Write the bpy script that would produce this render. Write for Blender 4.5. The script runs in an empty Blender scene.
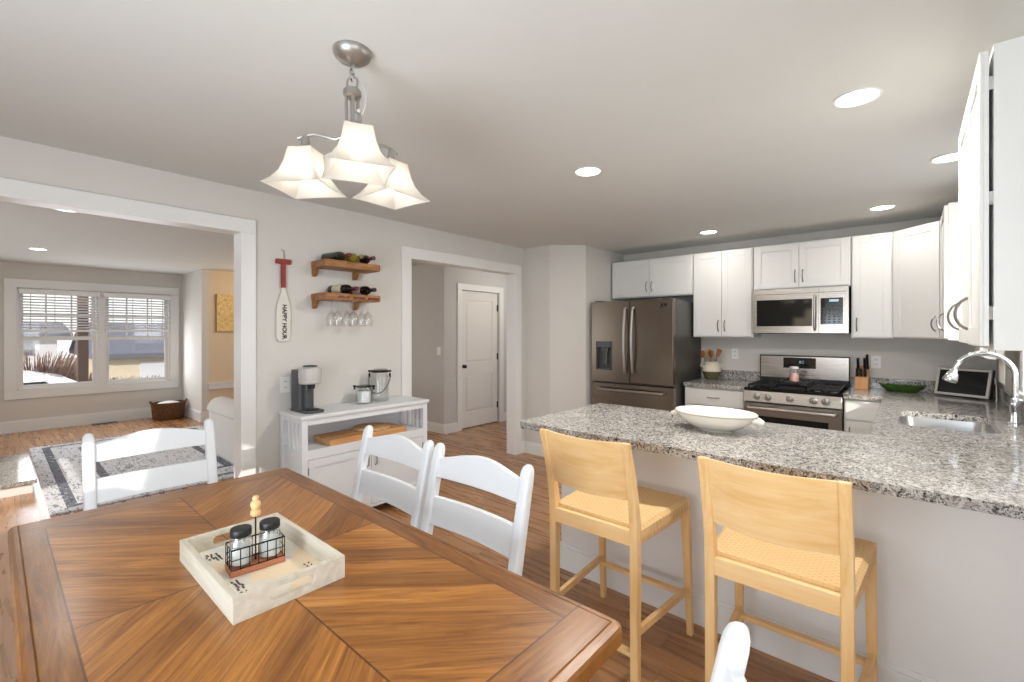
import bpy, math, random
from mathutils import Vector, Matrix
PI = math.pi
random.seed(7)
S = bpy.context.scene
COL = S.collection

# ------------------------------------------------------------------ camera, world, sun, exposure
cam_d = bpy.data.cameras.new('camera')
cam = bpy.data.objects.new('camera', cam_d); COL.objects.link(cam)
cam_d.sensor_width = 36.0
cam_d.lens = 16.0
cam_d.clip_start = 0.02
cam_d.shift_y = (332.0 - 341.0) / 1024.0
cam.location = (0, 0, 1.44)
cam.rotation_euler = (PI / 2, 0, math.radians(41.2))
S.camera = cam
S.view_settings.view_transform = 'Standard'
S.view_settings.look = 'None'
S.view_settings.gamma = 1.0
S.view_settings.use_curve_mapping = False
S.view_settings.exposure = 0.26

W = bpy.data.worlds.new('world'); S.world = W
W.use_nodes = True
wn = W.node_tree.nodes; wl = W.node_tree.links
bg = wn['Background']
sky = wn.new('ShaderNodeTexSky')
sky.sky_type = 'NISHITA'; sky.sun_disc = False
sky.sun_elevation = math.radians(32); sky.sun_rotation = math.radians(200)
sky.air_density = 1.0; sky.dust_density = 2.5
mixw = wn.new('ShaderNodeMixRGB'); mixw.inputs[0].default_value = 0.55
mixw.inputs[2].default_value = (6.0, 6.2, 6.5, 1)
wl.new(sky.outputs[0], mixw.inputs[1]); wl.new(mixw.outputs[0], bg.inputs[0])
bg.inputs[1].default_value = 0.26

def lamp(kind, name, loc, energy, color=(1, 1, 1), direction=(0, 0, -1), **kw):
    d = bpy.data.lights.new(name, kind); d.energy = energy; d.color = color
    for k, v in kw.items(): setattr(d, k, v)
    o = bpy.data.objects.new(name, d); COL.objects.link(o); o.location = loc
    o.rotation_euler = Vector(direction).to_track_quat('-Z', 'Y').to_euler()
    return o

SUN_DIR = Vector((-.55, .75, -.36)).normalized()
lamp('SUN', 'sun', (3, -6, 6), 3.6, (1, .93, .82), SUN_DIR, angle=math.radians(.6))
# fill lamps added out of view, then daylight at the sink and front windows
lamp('AREA', 'fill_light_rear', (-.75, -1.27, 1.15), 66, (.79, .90, 1), (0, 1, .22), shape='RECTANGLE', size=1.5, size_y=2.0)
lamp('AREA', 'fill_light_side', (.50, .40, 1.5), 7, (.88, .94, 1), (-1, .05, .05), shape='RECTANGLE', size=1.1, size_y=1.2)
lamp('AREA', 'fill_light_living', (-6.2, -1.27, 1.4), 20, (.92, .96, 1), (0, 1, .05), shape='RECTANGLE', size=3.0, size_y=1.6)
lamp('AREA', 'daylight_sink_window', (.505, 3.55, 1.6), 3.5, (.92, .96, 1), (-1, 0, -.1), shape='RECTANGLE', size=.8, size_y=.8)
lamp('AREA', 'daylight_front_window', (-9.55, 1.15, 1.1), 19, (.92, .96, 1), (1, 0, 0), shape='RECTANGLE', size=1.8, size_y=.9)

# ------------------------------------------------------------------ materials
def lin(c):
    c = c / 255.0
    return c / 12.92 if c <= .04045 else ((c + .055) / 1.055) ** 2.4
def rgb(r, g, b): return (lin(r), lin(g), lin(b), 1)

class NT:
    def __init__(s, name):
        s.m = bpy.data.materials.new(name); s.m.use_nodes = True
        s.t = s.m.node_tree; s.n = s.t.nodes; s.l = s.t.links
        s.b = s.n['Principled BSDF']; s.out = s.n['Material Output']
    def link(s, a, b): s.l.new(a, b)
    def put(s, v, sock):
        if isinstance(v, bpy.types.NodeSocket): s.l.new(v, sock)
        else: sock.default_value = v
    def math(s, op, a, b=0.0, c=None):
        n = s.n.new('ShaderNodeMath'); n.operation = op
        s.put(a, n.inputs[0]); s.put(b, n.inputs[1])
        if c is not None: s.put(c, n.inputs[2])
        return n.outputs[0]
    def mix(s, f, a, b, mode='MIX'):
        n = s.n.new('ShaderNodeMixRGB'); n.blend_type = mode
        s.put(f, n.inputs[0]); s.put(a, n.inputs[1]); s.put(b, n.inputs[2])
        return n.outputs[0]
    def coord(s, kind='Object'):
        n = s.n.new('ShaderNodeTexCoord'); return n.outputs[kind]
    def mapping(s, vec, scale=(1, 1, 1), loc=(0, 0, 0), rot=(0, 0, 0)):
        n = s.n.new('ShaderNodeMapping'); s.link(vec, n.inputs[0])
        n.inputs['Location'].default_value = loc; n.inputs['Rotation'].default_value = rot; n.inputs['Scale'].default_value = scale
        return n.outputs[0]
    def sep(s, vec):
        n = s.n.new('ShaderNodeSeparateXYZ'); s.link(vec, n.inputs[0]); return n.outputs
    def comb(s, x, y, z):
        n = s.n.new('ShaderNodeCombineXYZ')
        s.put(x, n.inputs[0]); s.put(y, n.inputs[1]); s.put(z, n.inputs[2]); return n.outputs[0]
    def noise(s, vec, scale, detail=4, rough=.55, dist=0.0, out=0):
        n = s.n.new('ShaderNodeTexNoise'); s.link(vec, n.inputs['Vector'])
        n.inputs['Scale'].default_value = scale; n.inputs['Detail'].default_value = detail
        n.inputs['Roughness'].default_value = rough; n.inputs['Distortion'].default_value = dist
        return n.outputs[out]
    def voronoi(s, vec, scale, out='Color', feature='F1'):
        n = s.n.new('ShaderNodeTexVoronoi'); n.feature = feature; s.link(vec, n.inputs['Vector'])
        n.inputs['Scale'].default_value = scale; return n.outputs[out]
    def white(s, vec):
        n = s.n.new('ShaderNodeTexWhiteNoise'); n.noise_dimensions = '3D'; s.link(vec, n.inputs['Vector']); return n.outputs['Value']
    def ramp(s, f, stops, const=False):
        n = s.n.new('ShaderNodeValToRGB'); s.link(f, n.inputs[0]); e = n.color_ramp.elements
        if const: n.color_ramp.interpolation = 'CONSTANT'
        while len(e) < len(stops): e.new(.5)
        for el, (p, c) in zip(e, stops): el.position = p; el.color = c
        return n.outputs[0]
    def bump(s, h, strength=.2, dist=.01):
        n = s.n.new('ShaderNodeBump'); n.inputs['Strength'].default_value = strength; n.inputs['Distance'].default_value = dist
        s.link(h, n.inputs['Height']); s.link(n.outputs[0], s.b.inputs['Normal'])
    def base(s, v): s.put(v, s.b.inputs['Base Color'])
    def set(s, **k):
        names = dict(rough='Roughness', metal='Metallic', spec='Specular IOR Level', coat='Coat Weight', coat_rough='Coat Roughness',
                     trans='Transmission Weight', ior='IOR', emit='Emission Strength', aniso='Anisotropic', alpha='Alpha')
        for a, v in k.items(): s.put(v, s.b.inputs[names[a]])
        return s

def plain(name, c, rough=.5, metal=0.0, vary=.04, scale=6.0, **k):
    t = NT(name); col = rgb(*c)
    f = t.noise(t.coord(), scale, 3)
    d = tuple(x * (1 - vary) for x in col[:3]) + (1,); u = tuple(min(1, x * (1 + vary)) for x in col[:3]) + (1,)
    t.base(t.mix(f, d, u)); t.set(rough=rough, metal=metal, **k)
    return t.m

def emitter(name, c, strength):
    t = NT(name); t.base(rgb(*c)); t.put(rgb(*c), t.b.inputs['Emission Color']); t.set(emit=strength, rough=.5); return t.m

def wood(name, c1, c2, c3, scale=(2, 30, 30), rough=.4, coat=0.0, big=1.0):
    t = NT(name); v = t.mapping(t.coord(), scale)
    f = t.noise(v, big, 6, .6, .6); f2 = t.noise(v, big * 4, 4, .7)
    c = t.ramp(f, [(.3, rgb(*c1)), (.5, rgb(*c2)), (.72, rgb(*c3))])
    c = t.mix(t.math('MULTIPLY', f2, .25), c, rgb(*c1), 'MULTIPLY')
    t.base(c); t.set(rough=rough, coat=coat, coat_rough=.15); t.bump(f2, .05, .003)
    return t.m

def thin_glass(name, tint=(1, 1, 1, 1), gloss=.08, rough=.02):
    t = NT(name); t.n.remove(t.b)
    tr = t.n.new('ShaderNodeBsdfTransparent'); tr.inputs[0].default_value = tint
    gl = t.n.new('ShaderNodeBsdfGlossy'); gl.inputs['Roughness'].default_value = rough
    lw = t.n.new('ShaderNodeLayerWeight'); lw.inputs[0].default_value = .25
    mx = t.n.new('ShaderNodeMixShader')
    f = t.math('ADD', t.math('MULTIPLY', lw.outputs['Facing'], .45), gloss)
    t.link(f, mx.inputs[0]); t.link(tr.outputs[0], mx.inputs[1]); t.link(gl.outputs[0], mx.inputs[2])
    t.link(mx.outputs[0], t.out.inputs[0]); return t.m

M = {}
M['wall'] = plain('wall_paint', (217, 213, 207), .85, vary=.015)
M['wall_grey'] = plain('wall_paint_hall', (205, 203, 201), .85, vary=.015)
M['wall_peach'] = plain('wall_paint_alcove', (226, 205, 178), .85, vary=.015)
M['ceiling'] = plain('ceiling_paint', (217, 217, 213), .9, vary=.012)
M['trim'] = plain('trim_paint', (236, 235, 233), .35, vary=.01)
M['cabinet'] = plain('cabinet_paint', (227, 226, 223), .35, vary=.01)
M['white_paint'] = plain('white_paint', (228, 230, 233), .45, vary=.02)
M['door_paint'] = plain('door_paint', (232, 229, 225), .4, vary=.01)
M['steel_pull'] = plain('pull_metal', (150, 147, 142), .28, 1.0)
M['nickel'] = plain('brushed_nickel', (176, 173, 168), .4, 1.0)
M['chrome'] = plain('chrome', (225, 228, 232), .07, 1.0)
M['black_metal'] = plain('black_metal', (34, 32, 31), .4, .6)
M['black'] = plain('black_plastic', (22, 22, 23), .4)
M['black_gloss'] = plain('black_glass', (10, 11, 12), .06)
M['dark_grey'] = plain('dark_grey_plastic', (74, 75, 78), .42)
M['light_grey'] = plain('light_grey_plastic', (196, 192, 188), .35)
M['iron'] = plain('cast_iron', (26, 26, 27), .55, .3)
M['ceramic'] = plain('cream_ceramic', (240, 234, 222), .12, vary=.03, coat=.5)
M['ceramic_line'] = plain('ceramic_glaze_line', (178, 160, 134), .3)
M['olive'] = plain('olive_glaze', (96, 92, 62), .25)
M['green'] = plain('green_glaze', (52, 84, 26), .15, vary=.35, scale=14)
M['copper'] = plain('copper_wood', (190, 120, 86), .5)
M['plate_white'] = plain('switch_plate_white', (240, 239, 236), .35)
M['powder'] = plain('white_powder', (246, 245, 242), .9)
M['paper'] = plain('paper_white', (243, 240, 232), .9)
M['sofa'] = plain('sofa_cloth', (226, 222, 218), .95, vary=.05, scale=20)
M['stainless_plain'] = plain('sink_steel', (190, 190, 190), .3, 1.0)
M['light_disc'] = emitter('lamp_lens', (255, 250, 240), 7)
M['bulb'] = emitter('bulb_glow', (255, 246, 230), 12)
M['glass'] = thin_glass('clear_glass')
M['jar_glass'] = thin_glass('jar_glass', (.97, .98, .98, 1), .05)
M['wine_glass'] = thin_glass('wine_glass', (.97, .97, .97, 1), .10)

def stainless(name, c, rough, vertical=True):
    t = NT(name); v = t.mapping(t.coord(), (60, 60, .6) if vertical else (.6, .6, 60))
    f = t.noise(v, 4, 4)
    t.base(t.mix(f, tuple(x * .82 for x in rgb(*c)[:3]) + (1,), rgb(*c)))
    t.set(metal=1.0, rough=t.math('ADD', t.math('MULTIPLY', f, .12), rough)); return t.m
M['fridge_steel'] = stainless('fridge_steel', (134, 123, 112), .17)
M['fridge_side'] = plain('fridge_side', (92, 90, 86), .4, .7)
M['steel'] = stainless('range_steel', (176, 168, 160), .2, False)

def shade_glass():
    t = NT('frosted_shade_glass'); t.n.remove(t.b)
    d = t.n.new('ShaderNodeBsdfDiffuse'); d.inputs[0].default_value = (.62, .60, .57, 1)
    tr = t.n.new('ShaderNodeBsdfTranslucent'); tr.inputs[0].default_value = (.75, .72, .67, 1)
    e = t.n.new('ShaderNodeEmission'); e.inputs[0].default_value = (1, .93, .83, 1); e.inputs[1].default_value = .08
    m1 = t.n.new('ShaderNodeMixShader'); m1.inputs[0].default_value = .5
    a = t.n.new('ShaderNodeAddShader')
    t.link(d.outputs[0], m1.inputs[1]); t.link(tr.outputs[0], m1.inputs[2])
    tp = t.n.new('ShaderNodeBsdfTransparent'); m2 = t.n.new('ShaderNodeMixShader'); m2.inputs[0].default_value = .14
    t.link(m1.outputs[0], m2.inputs[1]); t.link(tp.outputs[0], m2.inputs[2])
    t.link(m2.outputs[0], a.inputs[0]); t.link(e.outputs[0], a.inputs[1]); t.link(a.outputs[0], t.out.inputs[0]); return t.m
M['shade'] = shade_glass()

def granite():
    t = NT('granite'); v = t.coord()
    vv = t.mix(.06, v, t.noise(v, 40, 2, out=1))
    sa = t.sep(t.voronoi(vv, 165))[0]; sb = t.sep(t.voronoi(vv, 95))[0]; big = t.noise(v, 7, 3)
    c = t.ramp(sa, [(0, rgb(40, 41, 45)), (.12, rgb(100, 99, 100)), (.26, rgb(166, 162, 158)), (.46, rgb(222, 220, 216)), (.82, rgb(176, 170, 163))], True)
    c2 = t.ramp(sb, [(0, rgb(44, 47, 54)), (.12, rgb(226, 224, 221)), (.45, rgb(194, 187, 179)), (.80, rgb(140, 134, 128))], True)
    c = t.mix(t.math('GREATER_THAN', t.noise(v, 50, 2), .5), c, c2)
    t.base(t.mix(.5, c, t.ramp(big, [(.3, rgb(150, 147, 144)), (.7, rgb(205, 202, 198))]), 'MULTIPLY')); t.set(rough=.12, spec=.6); return t.m
M['granite'] = granite()

def floor_wood():
    t = NT('oak_floor'); x, y, z = t.sep(t.coord())
    pw = .125
    row = t.math('FLOOR', t.math('DIVIDE', y, pw))
    off = t.math('MULTIPLY', t.white(t.comb(row, 3.0, 0.0)), 1.4)
    px = t.math('DIVIDE', t.math('ADD', x, off), 1.25)
    idx = t.math('FLOOR', px)
    rnd = t.white(t.comb(row, idx, 1.0))
    gv = t.comb(t.math('ADD', t.math('MULTIPLY', x, 2.2), t.math('MULTIPLY', rnd, 30)), t.math('MULTIPLY', y, 26), t.math('MULTIPLY', rnd, 9))
    f = t.noise(gv, 1.0, 3, .5, .6)
    c = t.ramp(f, [(.28, rgb(152, 108, 70)), (.5, rgb(182, 134, 90)), (.75, rgb(200, 154, 108))])
    c = t.mix(.75, c, t.ramp(rnd, [(0, rgb(206, 190, 176)), (.5, rgb(235, 226, 216)), (1, rgb(255, 246, 236))]), 'MULTIPLY')
    fy = t.math('FRACT', t.math('DIVIDE', y, pw)); fx = t.math('FRACT', px)
    seam = t.math('MAXIMUM', t.math('LESS_THAN', fy, .022), t.math('LESS_THAN', fx, .003))
    t.base(t.mix(t.math('MULTIPLY', seam, .6), c, rgb(70, 44, 28)))
    t.set(rough=t.math('ADD', t.math('MULTIPLY', f, .12), .22), coat=.2, coat_rough=.15); t.bump(t.math('SUBTRACT', 1.0, seam), .12, .002); return t.m
M['floor'] = floor_wood()

def table_wood():
    # object coordinates: table origin at its centre on the floor; four quadrants of planks radiating to the middle
    t = NT('table_parquet'); x, y, z = t.sep(t.coord())
    au = t.math('ABSOLUTE', x); av = t.math('ABSOLUTE', y)
    pl = t.math('MULTIPLY', t.math('SUBTRACT', au, av), .7071); al = t.math('MULTIPLY', t.math('ADD', au, av), .7071)
    pw = .074
    band = t.math('FLOOR', t.math('DIVIDE', pl, pw))
    q = t.math('ADD', t.math('MULTIPLY', t.math('GREATER_THAN', x, 0.0), 2.0), t.math('GREATER_THAN', y, 0.0))
    rnd = t.white(t.comb(band, q, 2.0))
    vin = t.comb(t.math('ADD', t.math('MULTIPLY', al, 2.4), t.math('MULTIPLY', rnd, 17)), t.math('MULTIPLY', pl, 40), t.math('MULTIPLY', q, 3.3))
    bx = t.math('GREATER_THAN', au, .815); by = t.math('GREATER_THAN', av, .385)
    vbx = t.comb(t.math('MULTIPLY', x, 34), t.math('MULTIPLY', y, 3.2), 5.0)
    vby = t.comb(t.math('MULTIPLY', x, 3.2), t.math('MULTIPLY', y, 34), 9.0)
    v = t.mix(by, vin, vby); v = t.mix(bx, v, vbx)
    isb = t.math('MAXIMUM', bx, by)
    f = t.noise(v, 1.0, 8, .68, 1.2); f2 = t.noise(v, 5.0, 3, .6)
    c = t.ramp(f, [(.24, rgb(100, 58, 20)), (.40, rgb(154, 98, 38)), (.56, rgb(188, 128, 58)), (.78, rgb(216, 164, 94))])
    tone = t.ramp(t.mix(isb, rnd, t.math('MULTIPLY', bx, .25)), [(0, rgb(186, 174, 162)), (.5, rgb(226, 216, 204)), (1, rgb(255, 250, 242))])
    c = t.mix(.9, c, tone, 'MULTIPLY')
    c = t.mix(t.math('MULTIPLY', f2, .22), c, rgb(140, 94, 48), 'MULTIPLY')
    e1 = t.math('LESS_THAN', t.math('ABSOLUTE', t.math('SUBTRACT', au, .815)), .0022)
    e2 = t.math('LESS_THAN', t.math('ABSOLUTE', t.math('SUBTRACT', av, .385)), .0022)
    e2 = t.math('MULTIPLY', e2, t.math('SUBTRACT', 1.0, bx))
    inn = t.math('SUBTRACT', 1.0, isb)
    e3 = t.math('MULTIPLY', inn, t.math('MAXIMUM', t.math('LESS_THAN', au, .0022), t.math('LESS_THAN', av, .0022)))
    e4 = t.math('MULTIPLY', inn, t.math('LESS_THAN', t.math('FRACT', t.math('DIVIDE', pl, pw)), .018))
    seam = t.math('MAXIMUM', t.math('MAXIMUM', e1, e2), t.math('MAXIMUM', e3, t.math('MULTIPLY', e4, .5)))
    t.base(t.mix(t.math('MULTIPLY', seam, .75), c, rgb(60, 34, 14)))
    t.set(rough=t.math('ADD', t.math('MULTIPLY', f2, .18), .24), coat=.25, coat_rough=.2)
    t.bump(t.math('SUBTRACT', t.math('MULTIPLY', f, .5), seam), .12, .003); return t.m
M['table'] = table_wood()
M['table_leg'] = wood('table_leg_wood', (92, 52, 22), (128, 78, 36), (150, 96, 48), (20, 20, 2))
M['birch'] = wood('birch_wood', (230, 184, 122), (239, 201, 144), (244, 212, 162), (3, 30, 30), .4)
M['birch_v'] = wood('birch_wood_upright', (228, 182, 120), (238, 200, 142), (244, 212, 162), (30, 30, 3), .4)
M['shelf_wood'] = wood('shelf_wood', (120, 78, 42), (160, 110, 64), (188, 138, 90), (25, 3, 25), .55)
M['board_wood'] = wood('cutting_board_wood', (186, 134, 80), (212, 160, 104), (226, 182, 130), (30, 3, 30), .5)
M['board_pale'] = wood('pale_board_wood', (196, 150, 100), (214, 172, 122), (224, 186, 140), (3, 30, 30), .5)
M['block_wood'] = wood('knife_block_wood', (196, 140, 84), (214, 160, 104), (226, 178, 124), (20, 20, 3), .45)
M['spoon_wood'] = wood('spoon_wood', (120, 70, 34), (150, 94, 50), (178, 120, 70), (20, 20, 3), .5)
M['knob_wood'] = wood('knob_wood', (214, 172, 116), (228, 190, 138), (236, 204, 156), (10, 10, 10), .5)
M['tray_wood'] = wood('whitewashed_wood', (196, 186, 168), (214, 206, 190), (226, 220, 208), (3, 25, 25), .6)
M['red_paint'] = plain('worn_red_paint', (150, 52, 44), .6, vary=.2, scale=30)
M['paddle_white'] = plain('worn_white_paint', (224, 219, 210), .6, vary=.08, scale=25)

def woven():
    t = NT('woven_cord'); x, y, z = t.sep(t.coord())
    r = t.math('DIVIDE', y, .014); row = t.math('FLOOR', r)
    s = t.math('ADD', t.math('DIVIDE', x, .03), t.math('MULTIPLY', t.math('MODULO', row, 2.0), .5))
    a = t.math('ABSOLUTE', t.math('SUBTRACT', t.math('FRACT', r), .5)); b = t.math('ABSOLUTE', t.math('SUBTRACT', t.math('FRACT', s), .5))
    h = t.math('SUBTRACT', 1.0, t.math('MAXIMUM', t.math('MULTIPLY', a, 1.4), t.math('MULTIPLY', b, 1.2)))
    n = t.noise(t.mapping(t.coord(), (40, 200, 40)), 1.0, 3)
    c = t.ramp(h, [(.25, rgb(200, 156, 104)), (.5, rgb(230, 192, 136)), (.9, rgb(240, 208, 158))])
    t.base(t.mix(t.math('MULTIPLY', n, .3), c, rgb(190, 150, 100), 'MULTIPLY')); t.set(rough=.75); t.bump(h, .6, .004); return t.m
M['woven'] = woven()

def basket_weave():
    t = NT('basket_weave'); x, y, z = t.sep(t.coord())
    r = t.math('FRACT', t.math('DIVIDE', z, .03)); n = t.noise(t.mapping(t.coord(), (14, 14, 60)), 2.0, 3)
    h = t.math('ABSOLUTE', t.math('SUBTRACT', r, .5))
    c = t.ramp(n, [(.3, rgb(70, 42, 20)), (.55, rgb(116, 78, 44)), (.75, rgb(150, 108, 66))])
    t.base(t.mix(t.math('MULTIPLY', h, 1.2), c, rgb(58, 34, 18))); t.set(rough=.8); return t.m
M['basket'] = basket_weave()

def rug_mat():
    t = NT('rug_pattern'); co = t.coord(); x, y, z = t.sep(co)
    n = t.noise(t.mapping(co, (9, 26, 1)), 1.0, 5, .7, 1.5); n2 = t.noise(co, 24, 4, .7); n3 = t.noise(co, 2.2, 2)
    ax = t.math('SUBTRACT', 1.55, t.math('ABSOLUTE', x)); ay = t.math('SUBTRACT', .9, t.math('ABSOLUTE', y))
    ed = t.math('MINIMUM', ax, ay)
    b1 = t.math('MULTIPLY', t.math('GREATER_THAN', ed, .10), t.math('LESS_THAN', ed, .17))
    b2 = t.math('MULTIPLY', t.math('GREATER_THAN', ed, .40), t.math('LESS_THAN', ed, .47))
    bd = t.math('MULTIPLY', t.math('MAXIMUM', b1, b2), t.math('GREATER_THAN', n2, .38))
    motif = t.math('GREATER_THAN', t.math('ADD', n, t.math('MULTIPLY', n3, .12)), .62)
    field = t.mix(t.math('MULTIPLY', motif, .75), rgb(224, 225, 230), rgb(104, 106, 126))
    c = t.mix(t.math('MULTIPLY', bd, .8), field, rgb(74, 78, 96))
    t.base(c); t.set(rough=.95, spec=.1); return t.m
M['rug'] = rug_mat()

def tray_print():
    t = NT('tray_print'); co = t.coord(); x, y, z = t.sep(co)
    n = t.noise(co, 9, 3); n2 = t.voronoi(t.mapping(co, (7, 9, 1)), 1.0)
    c = t.ramp(t.sep(n2)[0], [(0, rgb(232, 226, 214)), (.35, rgb(240, 218, 186)), (.55, rgb(214, 217, 222)), (.8, rgb(236, 231, 222))], True)
    t.base(t.mix(t.math('MULTIPLY', n, .3), c, rgb(236, 214, 184))); t.set(rough=.5); return t.m
M['tray_print'] = tray_print()
def art_mat():
    t = NT('ochre_print'); co = t.coord(); n = t.noise(co, 26, 5, .7, 1.0)
    t.base(t.ramp(n, [(.35, rgb(196, 156, 92)), (.5, rgb(226, 196, 136)), (.7, rgb(240, 220, 170))])); t.set(rough=.8); return t.m
M['art'] = art_mat()
M['crock_top'] = plain('speckled_cream_glaze', (226, 216, 196), .3, vary=.18, scale=40)
M['wine_dark'] = plain('dark_wine_glass', (26, 14, 18), .08, coat=.5)
M['wine_green'] = plain('green_wine_glass', (34, 42, 22), .08, coat=.5)
M['wine_yellow'] = plain('yellow_wine_glass', (150, 140, 40), .1, coat=.5)
M['foil_red'] = plain('red_foil', (110, 34, 36), .35)
M['foil_purple'] = plain('purple_foil', (90, 32, 60), .35)
M['foil_olive'] = plain('olive_foil', (128, 120, 40), .35)
M['foil_black'] = plain('black_foil', (30, 24, 30), .35)
M['label'] = plain('cream_label', (226, 214, 188), .7)
M['pink'] = plain('pink_wax', (196, 150, 146), .5)
M['slat'] = plain('blind_slat', (238, 238, 238), .5)
M['screen'] = plain('screen_glass', (14, 16, 18), .08)
M['silver'] = plain('silver_plastic', (202, 200, 194), .35, .3)
# exterior
M['ext_snow'] = plain('dry_lawn', (150, 134, 122), .9)
M['ext_road'] = plain('asphalt', (112, 110, 116), .9)
M['ext_roof'] = plain('blue_grey_shingle', (96, 97, 108), .9, vary=.15, scale=3)
M['ext_cream'] = plain('cream_siding', (206, 194, 166), .8)
M['ext_white'] = plain('white_siding', (206, 206, 210), .8)
M['ext_brush'] = plain('dry_brush', (112, 84, 72), .95, vary=.4, scale=5)
M['ext_post'] = plain('porch_post_wood', (92, 72, 62), .8)
M['car_white'] = plain('white_car_paint', (240, 240, 244), .15, coat=.6)
M['rubber'] = plain('rubber', (24, 24, 25), .8)

# ------------------------------------------------------------------ mesh builder
class MB:
    def __init__(s): s.v = []; s.f = []
    def add(s, vs, fs):
        b = len(s.v); s.v += [tuple(p) for p in vs]; s.f += [tuple(i + b for i in f) for f in fs]; return s
    def box(s, x0, x1, y0, y1, z0, z1):
        x0, x1 = min(x0, x1), max(x0, x1); y0, y1 = min(y0, y1), max(y0, y1); z0, z1 = min(z0, z1), max(z0, z1)
        return s.add([(x0, y0, z0), (x1, y0, z0), (x1, y1, z0), (x0, y1, z0), (x0, y0, z1), (x1, y0, z1), (x1, y1, z1), (x0, y1, z1)],
                     [(0, 3, 2, 1), (4, 5, 6, 7), (0, 1, 5, 4), (1, 2, 6, 5), (2, 3, 7, 6), (3, 0, 4, 7)])
    def hexa(s, p): # eight points: bottom loop, top loop
        return s.add(p, [(0, 3, 2, 1), (4, 5, 6, 7), (0, 1, 5, 4), (1, 2, 6, 5), (2, 3, 7, 6), (3, 0, 4, 7)])
    def bar(s, p0, p1, w, d, up=(0, 0, 1), w1=None, d1=None):
        p0 = Vector(p0); p1 = Vector(p1); z = (p1 - p0).normalized(); u = Vector(up)
        if abs(z.dot(u)) > .98: u = Vector((0, 1, 0))
        x = u.cross(z).normalized(); y = z.cross(x); w1 = w if w1 is None else w1; d1 = d if d1 is None else d1
        L = []
        for p, a, b in ((p0, w, d), (p1, w1, d1)):
            L += [p - x * a / 2 - y * b / 2, p + x * a / 2 - y * b / 2, p + x * a / 2 + y * b / 2, p - x * a / 2 + y * b / 2]
        return s.hexa(L)
    def loft(s, rings, cap=True, close=True):
        n = len(rings[0]); b = len(s.v)
        for r in rings: s.v += [tuple(p) for p in r]
        for i in range(len(rings) - 1):
            for j in range(n if close else n - 1):
                k = (j + 1) % n
                s.f.append((b + i * n + j, b + i * n + k, b + (i + 1) * n + k, b + (i + 1) * n + j))
        if cap:
            s.f.append(tuple(b + j for j in range(n))[::-1]); s.f.append(tuple(b + (len(rings) - 1) * n + j for j in range(n)))
        return s
    def prism(s, poly, z0, z1):
        return s.loft([[(x, y, z0) for x, y in poly], [(x, y, z1) for x, y in poly]])
    def lathe(s, prof, c=(0, 0, 0), n=28, axis='z', sx=1, sy=1, cap=True):
        rings = []
        for r, h in prof:
            R = []
            for i in range(n):
                a = 2 * PI * i / n; u = r * math.cos(a) * sx; v = r * math.sin(a) * sy
                R.append({'z': (c[0] + u, c[1] + v, c[2] + h), 'x': (c[0] + h, c[1] + u, c[2] + v), 'y': (c[0] + v, c[1] + h, c[2] + u)}[axis])
            rings.append(R)
        return s.loft(rings, cap)
    def tube(s, pts, r, n=10, cap=True, closed=False):
        pts = [Vector(p) for p in pts]; N = len(pts); rings = []
        rs = r if isinstance(r, (list, tuple)) else [r] * N
        u = None
        for i, p in enumerate(pts):
            if closed: t = (pts[(i + 1) % N] - pts[i - 1]).normalized()
            else: t = (pts[min(i + 1, N - 1)] - pts[max(i - 1, 0)]).normalized()
            if u is None:
                u = Vector((0, 0, 1)) if abs(t.z) < .9 else Vector((1, 0, 0))
            u = (u - t * u.dot(t)).normalized(); w = t.cross(u)
            rings.append([p + (u * math.cos(2 * PI * k / n) + w * math.sin(2 * PI * k / n)) * rs[i] for k in range(n)])
        if closed: rings.append(rings[0]); cap = False
        return s.loft(rings, cap)
    def sphere(s, c, r, n=16, m=10, sx=1, sy=1, sz=1):
        rings = []
        for i in range(1, m):
            a = PI * i / m
            rings.append([(c[0] + r * sx * math.sin(a) * math.cos(2 * PI * j / n), c[1] + r * sy * math.sin(a) * math.sin(2 * PI * j / n), c[2] - r * sz * math.cos(a)) for j in range(n)])
        return s.loft(rings)

def arc(c, r, a0, a1, n, plane='xz'):
    out = []
    for i in range(n + 1):
        a = a0 + (a1 - a0) * i / n; u = r * math.cos(a); v = r * math.sin(a)
        out.append({'xz': (c[0] + u, c[1], c[2] + v), 'yz': (c[0], c[1] + u, c[2] + v), 'xy': (c[0] + u, c[1] + v, c[2])}[plane])
    return out

def rrect(x0, x1, y0, y1, r, n=5):
    P = []
    for cx, cy, a in ((x1 - r, y1 - r, 0), (x0 + r, y1 - r, PI / 2), (x0 + r, y0 + r, PI), (x1 - r, y0 + r, 1.5 * PI)):
        for i in range(n + 1):
            t = a + PI / 2 * i / n; P.append((cx + r * math.cos(t), cy + r * math.sin(t)))
    return P

def chain_loc(o):
    l = Vector((0, 0, 0))
    while o: l += Vector(o.location); o = o.parent
    return l

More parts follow.
